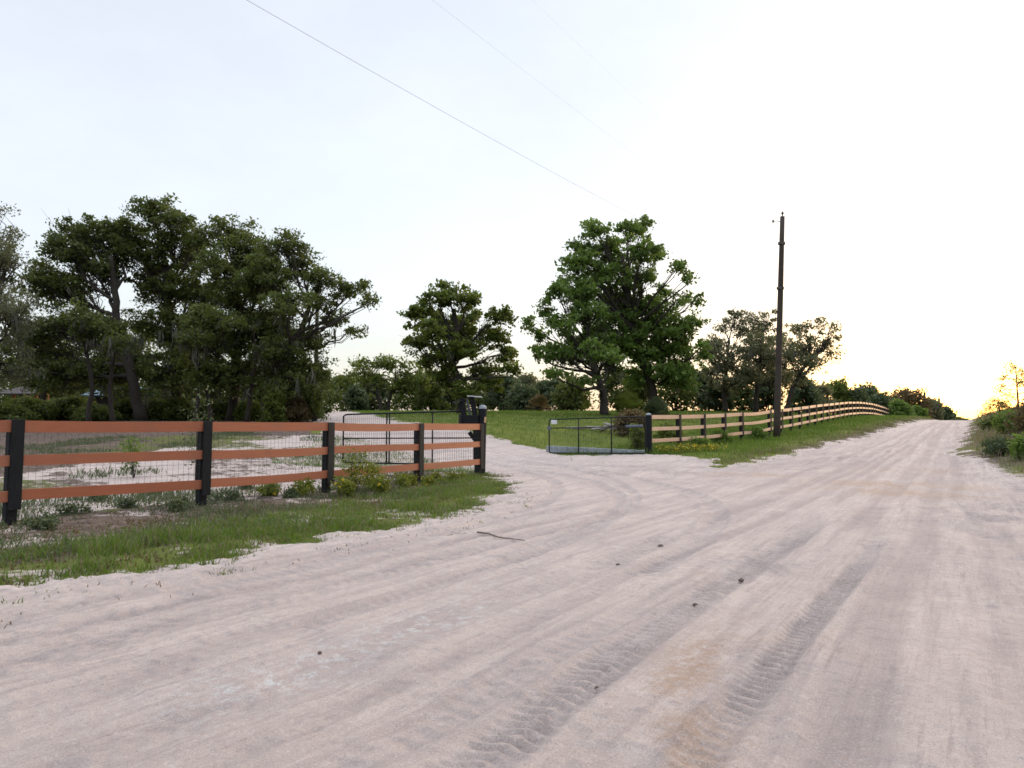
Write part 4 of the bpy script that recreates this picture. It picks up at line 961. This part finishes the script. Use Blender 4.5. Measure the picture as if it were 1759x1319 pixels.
# ------------------------------------------------------------------ long glow lit terracotta fence on the right
def rp_px(n): return 1640 - 1e4 / (19.05 + 2.08 * n)
def rp_y(n): return 26.5 + 1.72 * n
NT_ = [0, 1, 2, 4, 6, 8, 10, 12, 16.8, 20.5, 24.7, 30, 36, 41, 48]
YT_ = [713, 713, 712, 708.7, 704.3, 700.8, 697.2, 694.0, 690.0, 690.2, 692.8, 698.5, 705.5, 711.5, 720]
def rp_top(n):
    f = lambda k: np.interp(k, NT_, YT_)
    return up(rp_px(n), (f(n - .5) + f(n) + f(n + .5)) / 3 if n > .5 else f(n), rp_y(n))
ns = [0, 1, 2, 3, 4] + [k for k in range(6, 47)]
RT = [rp_top(n) for n in ns]
rfence = empty("rail_fence", (RT[0][0], RT[0][1], ground_z(RT[0][0], RT[0][1])), "long three-rail fence with glow lit terracotta boards running up the hill to the right of the gates", "fence")
loc = np.array([RT[0][0], RT[0][1], ground_z(RT[0][0], RT[0][1])])
for i, n in enumerate(ns):
    q = RT[min(i + 1, len(RT) - 1)]; pz = RT[max(i - 1, 0)]; d = np.append((q - pz)[:2], 0); d /= np.linalg.norm(d); nn = np.array([d[1], -d[0], 0.])
    if i > 0: fence_post(rfence, loc, RT[i][:2], ground_z(RT[i][0], RT[i][1]), RT[i][2] + .02, RT[i][2] - 1.17, nn, d, i)
    if i + 1 < len(RT):
        for lo, hi in RL:
            z = (lo + hi) / 2 - 1.384
            a = RT[i] + [0, 0, z]; b = RT[i + 1] + [0, 0, z]; d2, n2 = fence_dir(a, b); dd = (b - a) / np.linalg.norm(b - a); n2 = np.array([dd[1], -dd[0], 0]); n2 /= np.linalg.norm(n2)
            m = MB(); k = 4 if (n == 4) else 2
            sag = (lambda t: -.05 * 4 * t * (1 - t)) if n == 4 else (lambda t: 0)
            for e in range(k):
                t0, t1 = e / k, (e + 1) / k
                m.board(a + (b - a) * t0 + [0, 0, sag(t0)] + n2 * .015, a + (b - a) * t1 + [0, 0, sag(t1)] + n2 * .015, .038, hi - lo, n2, .003, .5 * ((i * 7 + int(lo * 40)) % 11) / 11)
            m.build("rail", M['rail_glow'], rfence, loc)

# ------------------------------------------------------------------ utility poles and lines
pb = up(1333.5, 751, 35.3); zb = ground_z(pb[0], pb[1]); ptop = up(1344, 372, 35.3)
pole = empty("utility_pole", (pb[0], pb[1], zb), "tall weathered wooden utility pole leaning right in front of the long salmon fence", "utility pole"); loc = np.array([pb[0], pb[1], zb])
m = MB(); base = np.array([pb[0], pb[1], zb - .3]); P = np.array([base + (ptop - base) * t for t in (0, .1, .3, .5, .7, .85, 1)])
m.tube(P, np.linspace(.185, .115, 7), 12); m.build("shaft", M['pole'], pole, loc, True)
ax = (ptop - base) / np.linalg.norm(ptop - base)
m = MB(); m.tube(np.array([ptop, ptop + ax * .12, ptop + ax * .14, ptop + ax * .2, ptop + ax * .21, ptop + ax * .28]), np.array([.03, .03, .07, .07, .045, .03]), 8); m.build("insulator", M['black2'], pole, loc)
br = up(1342.5, 381, 35.3); be = up(1328, 380, 35.1)
m = MB(); m.tube(np.array([br, (br + be) / 2 + [0, 0, .03], be]), .018, 6); m.build("bracket_arm", M['wire'], pole, loc)
m = MB(); m.tube(np.array([be + [0, 0, -.10], be + [0, 0, 0], be + [0, 0, .08]]), np.array([.02, .06, .03]), 8); m.build("insulator", M['wire'], pole, loc)
for q in (418, 495):
    c = up(1342.5 - (q - 380) * .03, q, 35.3); m = MB(); m.tube(np.array([c - ax * .06, c + ax * .06]), .15, 12); m.box(c + [.17, 0, 0], [.05, 0, 0], [0, .05, 0], [0, 0, .08], .01); m.build("clamp", M['wire'], pole, loc)
up_, vp_ = xy2uv(pb[0], pb[1])
for i, (zp, sag, r, lab) in enumerate([(9.15, 2.3, .0029, "lowest and thickest overhead cable, sagging along the road"), (10.7, 1.8, .0012, "middle thin overhead wire above the lowest cable"), (12.35, 1.6, .0008, "highest thin overhead wire running to the pole top")]):
    P = []
    for t in np.linspace(-1, 1, 60):
        u = (up_ - 42.6) + t * 42.6; x, y = uv2xy(u, vp_); k = (t + 1) / 2
        f = 1 if t > 0 else 0
        q = np.array([x, y, zp - sag * (1 - t * t)])
        tgt = base + ax * ((zp - base[2]) / ax[2]); w_ = np.clip((t - .6) / .4, 0, 1); q[:2] += w_ * (tgt[:2] - np.array(uv2xy(up_, vp_)))
        P.append(q)
    m = MB(); m.tube(np.array(P), r, 5, False); o = m.build("power_line", M['line'], None, P[-1], True); tag(o, lab, "power line")
for i, (px, yt, Y) in enumerate([(1588, 674, 108), (1613, 684, 118)]):
    t = up(px, yt, Y); z = ground_z(t[0], t[1]); root = empty("utility_pole", (t[0], t[1], z), ["distant wooden pole in front of the brown shrub on the crest", "distant shorter pole where the wooded rise meets the road"][i], "utility pole"); loc = np.array([t[0], t[1], z])
    m = MB(); m.tube(np.array([[t[0], t[1], z - .2], [t[0], t[1], t[2]]]), np.array([.22, .17]), 8); m.build("shaft", M['pole'], root, loc, True)
    m = MB(); m.tube(np.array([t, t + [0, 0, .4]]), np.array([.06, .05]), 6); m.build("insulator", M['pole'], root, loc)
# slim pole at the grove's right end
t = up(545.5, 497, 41); z = ground_z(t[0], t[1]); root = empty("utility_pole", (t[0], t[1], z), "slim brown pole rising through the branches at the grove's right end", "utility pole"); loc = np.array([t[0], t[1], z])
m = MB(); m.tube(np.array([[t[0], t[1], z - .2], [t[0], t[1], (z + t[2]) / 2], [t[0], t[1], t[2]]]), np.array([.14, .12, .10]), 10); m.build("shaft", M['bark'], root, loc, True)
m = MB(); m.tube(np.array([t, t + [0, 0, .12], t + [0, 0, .16]]), np.array([.03, .05, .03]), 8); m.build("insulator", M['wire'], root, loc)

# ------------------------------------------------------------------ barn glimpsed through the grove
c = up(50, 690, 54); z = ground_z(c[0], c[1])
barn = empty("open_barn", (c[0], c[1], z), "open barn with orange timber posts glimpsed through the grove at the far left", "barn"); loc = np.array([c[0], c[1], z])
for px in (24, 47, 62, 81):
    p = up(px, 690, 54 if px != 47 else 57); m = MB(); m.box([p[0], p[1], z + 1.25], [.09, 0, 0], [0, .09, 0], [0, 0, 1.3], .008); m.build("post", M['porch'], barn, loc)
a = up(5, 655, 55.5); b = up(100, 655, 55.5)
m = MB(); m.box([(a[0] + b[0]) / 2, 55.5, z + 2.75], [(b[0] - a[0]) / 2, 0, 0], [0, 3.2, .5], [0, -.01, .06], .01); m.build("roof", M['siding'], barn, loc)
m = MB(); m.box([(a[0] + b[0]) / 2, 58.4, z + 1.2], [(b[0] - a[0]) / 2 - .1, 0, 0], [0, .08, 0], [0, 0, 1.25], .01); m.build("wall", M['siding'], barn, loc)
c = up(185, 690, 60); z = ground_z(c[0], c[1]); hs = empty("shed", (c[0], c[1], z), "dark shed with a blue metal roof glimpsed between the grove's trunks", "shed"); loc = np.array([c[0], c[1], z])
a = up(150, 660, 60); b = up(222, 660, 60); w = (b[0] - a[0]) / 2; xm = (a[0] + b[0]) / 2
m = MB(); m.box([xm, 62, z + 1.2], [w, 0, 0], [0, 1.8, 0], [0, 0, 1.3], .02); m.build("wall", M['siding'], hs, loc)
m = MB(); m.box([xm, 61, z + 2.95], [w + .3, 0, 0], [0, 1.35, .45], [0, -.02, .05], .01); m.box([xm, 63.2, z + 2.95], [w + .3, 0, 0], [0, 1.0, -.42], [0, .02, .05], .01); m.build("roof", M['rooft'], hs, loc)
m = MB(); m.box([xm - .6, 60.17, z + 1.0], [.45, 0, 0], [0, .03, 0], [0, 0, 1.0], .01); m.build("door", M['black2'], hs, loc)

# ------------------------------------------------------------------ small things on the sand
def rock(name, label, px, py, size, seed, mat='clod', group=None, flat=.6):
    rng = np.random.default_rng(seed); p = hit(px, py); V = []; k = 8
    u, v = xy2uv(p[0], p[1]); p[2] += float(rut(np.array([u]), np.array([v]))[0][0])
    F = []
    for i in range(6):
        for j in range(k):
            ph = math.pi * i / 5; th = 2 * math.pi * j / k
            r = .8 * size * (.75 + .5 * rng.random()); V.append(p + np.array([math.sin(ph) * math.cos(th) * r, math.sin(ph) * math.sin(th) * r * .8, math.cos(ph) * r * flat + size * .12]))
    for i in range(5):
        for j in range(k): F.append((i * k + j, (i + 1) * k + j, (i + 1) * k + (j + 1) % k, i * k + (j + 1) % k))
    return tag(mesh_np(name, np.array(V), np.array(F), None, M[mat], None, None, False, p), label, "clod", group)
CG = "dark clods lying on the sand road"
for i, (px, py, s, lab) in enumerate([(1135, 941, .045, "largest dark clod, alone in the middle of the road"), (1062, 973, .03, "small flat clod on the sand below and left of the largest clod"), (1194, 1043, .026, "dark clod beside the deep lugged tyre track"), (549, 1128, .016, "brown clod beside the pale chalky patch"), (1273, 998, .03, "clod at the upper end of the deep tyre track"),
                                   (1250, 1085, .02, "flat clod between the two lugged tracks"), (1027, 1195, .022, "crumbly clod in the deep tyre track near the bottom")]):
    rock("clod", lab, px, py, s, i, 'clod', CG)
def twig(name, label, P, r, seed, cat="stick", mat='stick', group=None, side=2):
    m = MB(); m.tube(P, np.linspace(r, r * .4, len(P)), 6); rng = np.random.default_rng(seed)
    for j in range(side):
        q = P[len(P) // 2 + j]; m.tube(np.array([q, q + np.array([rng.normal() * 5 * r, rng.normal() * 5 * r, .01])]), np.array([r * .6, r * .25]), 4)
    return tag(m.build(name, M[mat], None, P[0], True), label, cat, group)
pts = [hit(px, py) + [0, 0, .02] for px, py in ((820, 918), (838, 921), (858, 927), (880, 930), (901, 933))]
twig("stick", "thin dark curved stick lying on the sand beside the grass tip", np.array(pts), .012, 1)
pts = [hit(px, py) + [0, 0, .015] for px, py in ((765, 924), (782, 921), (800, 917))]
twig("stick", "short broken twig lying left of the curved stick", np.array(pts), .008, 2)
# pile of cut wood behind the right gate
c = hit(1030, 741); root = empty("brush_pile", c, "pile of grey cut branches on the grass behind the right gate", "brush pile"); rg = np.random.default_rng(9)
for i in range(16):
    th = rg.normal() * .5; L = .25 + .5 * rg.random(); b = c + np.array([rg.normal() * .75, rg.normal() * .3, .06 + .10 * rg.random()]); d = np.array([math.cos(th), math.sin(th), rg.normal() * .15]) * L
    m = MB(); m.tube(np.array([b - d, b + rg.normal(size=3) * .02, b + d]), np.array([.05, .06, .045]) * (.6 + .8 * rg.random()), 7); m.build("branch", M['rubble'], root, c, True)

# ------------------------------------------------------------------ light, sky, camera
SUN_AZ, SUN_EL = R(42), R(4.0)
GLOW_EL = R(11)   # the veiled glow around the low sun
w = bpy.data.worlds.new("World"); S.world = w; w.use_nodes = True
nt = w.node_tree; nt.nodes.clear(); N = NT(nt)
out = N.n("ShaderNodeOutputWorld"); bg = N.n("ShaderNodeBackground")
sky = N.n("ShaderNodeTexSky", sky_type='NISHITA', sun_disc=False, sun_elevation=SUN_EL, sun_rotation=SUN_AZ, air_density=1.0, dust_density=2.0, ozone_density=1.2, altitude=20)
# thin high veil of cloud over the Nishita sky
co = N.n("ShaderNodeTexCoord").outputs["Generated"]
mp = N.n("ShaderNodeMapping"); mp.inputs["Scale"].default_value = (1, 1, 2.2); N.l(co, mp.inputs["Vector"])
veil = N.ramp(N.noise(mp.outputs[0], 2.2, 6, .55), .25, .85, .74, .86)
VEIL = (14.0, 14.5, 15.9)
sep = N.n("ShaderNodeSeparateXYZ"); N.l(co, sep.inputs[0])
zen_fill = N.ramp(sep.outputs[2], 1.02, 3.7, .56, .97)  # veil raised overhead, out of frame, as added fill light on the ground
veil = N.math("MULTIPLY", veil, N.ramp(sep.outputs[2], .56, 1.0, .0, .19))
vs = N.n("ShaderNodeVectorMath", operation='SCALE'); vs.inputs[0].default_value = VEIL; N.l(zen_fill, vs.inputs["Scale"])
cl = N.ramp(N.noise(mp.outputs[0], 3.1, 6, .6), 1.0, 1.10, .36, .68)
vc = N.n("ShaderNodeVectorMath", operation='SCALE'); N.l(vs.outputs[0], vc.inputs[0]); N.l(cl, vc.inputs["Scale"])
colr = N.mix(veil, sky.outputs[0], vc.outputs[0])
N.l(colr, bg.inputs[0]); bg.inputs[1].default_value = .12; N.l(bg.outputs[0], out.inputs[0])

sl = bpy.data.lights.new("sun", 'SUN'); sl.energy = 1.5; sl.angle = R(40); sl.color = (1, .72, .45)
so = bpy.data.objects.new("sun", sl); COL.objects.link(so)
dirv = Vector((math.sin(SUN_AZ) * math.cos(GLOW_EL), math.cos(SUN_AZ) * math.cos(GLOW_EL), math.sin(GLOW_EL)))
so.rotation_euler = dirv.to_track_quat('Z', 'Y').to_euler(); so.location = (0, 0, 30)

cam = bpy.data.cameras.new("camera"); co_ = bpy.data.objects.new("camera", cam); COL.objects.link(co_)
cam.sensor_fit = 'HORIZONTAL'; cam.sensor_width = 36; cam.lens = FPX / 1759 * 36; cam.clip_end = 3000; cam.clip_start = .05
co_.location = (0, 0, CAMZ); co_.rotation_euler = (math.pi / 2 + PITCH, 0, 0)
S.camera = co_
S.view_settings.view_transform = 'Standard'; S.view_settings.look = 'None'; S.view_settings.exposure = .72; S.view_settings.gamma = 1
S.render.engine = 'CYCLES'; S.cycles.max_bounces = 6; S.cycles.transparent_max_bounces = 4; S.cycles.filter_width = 1.6
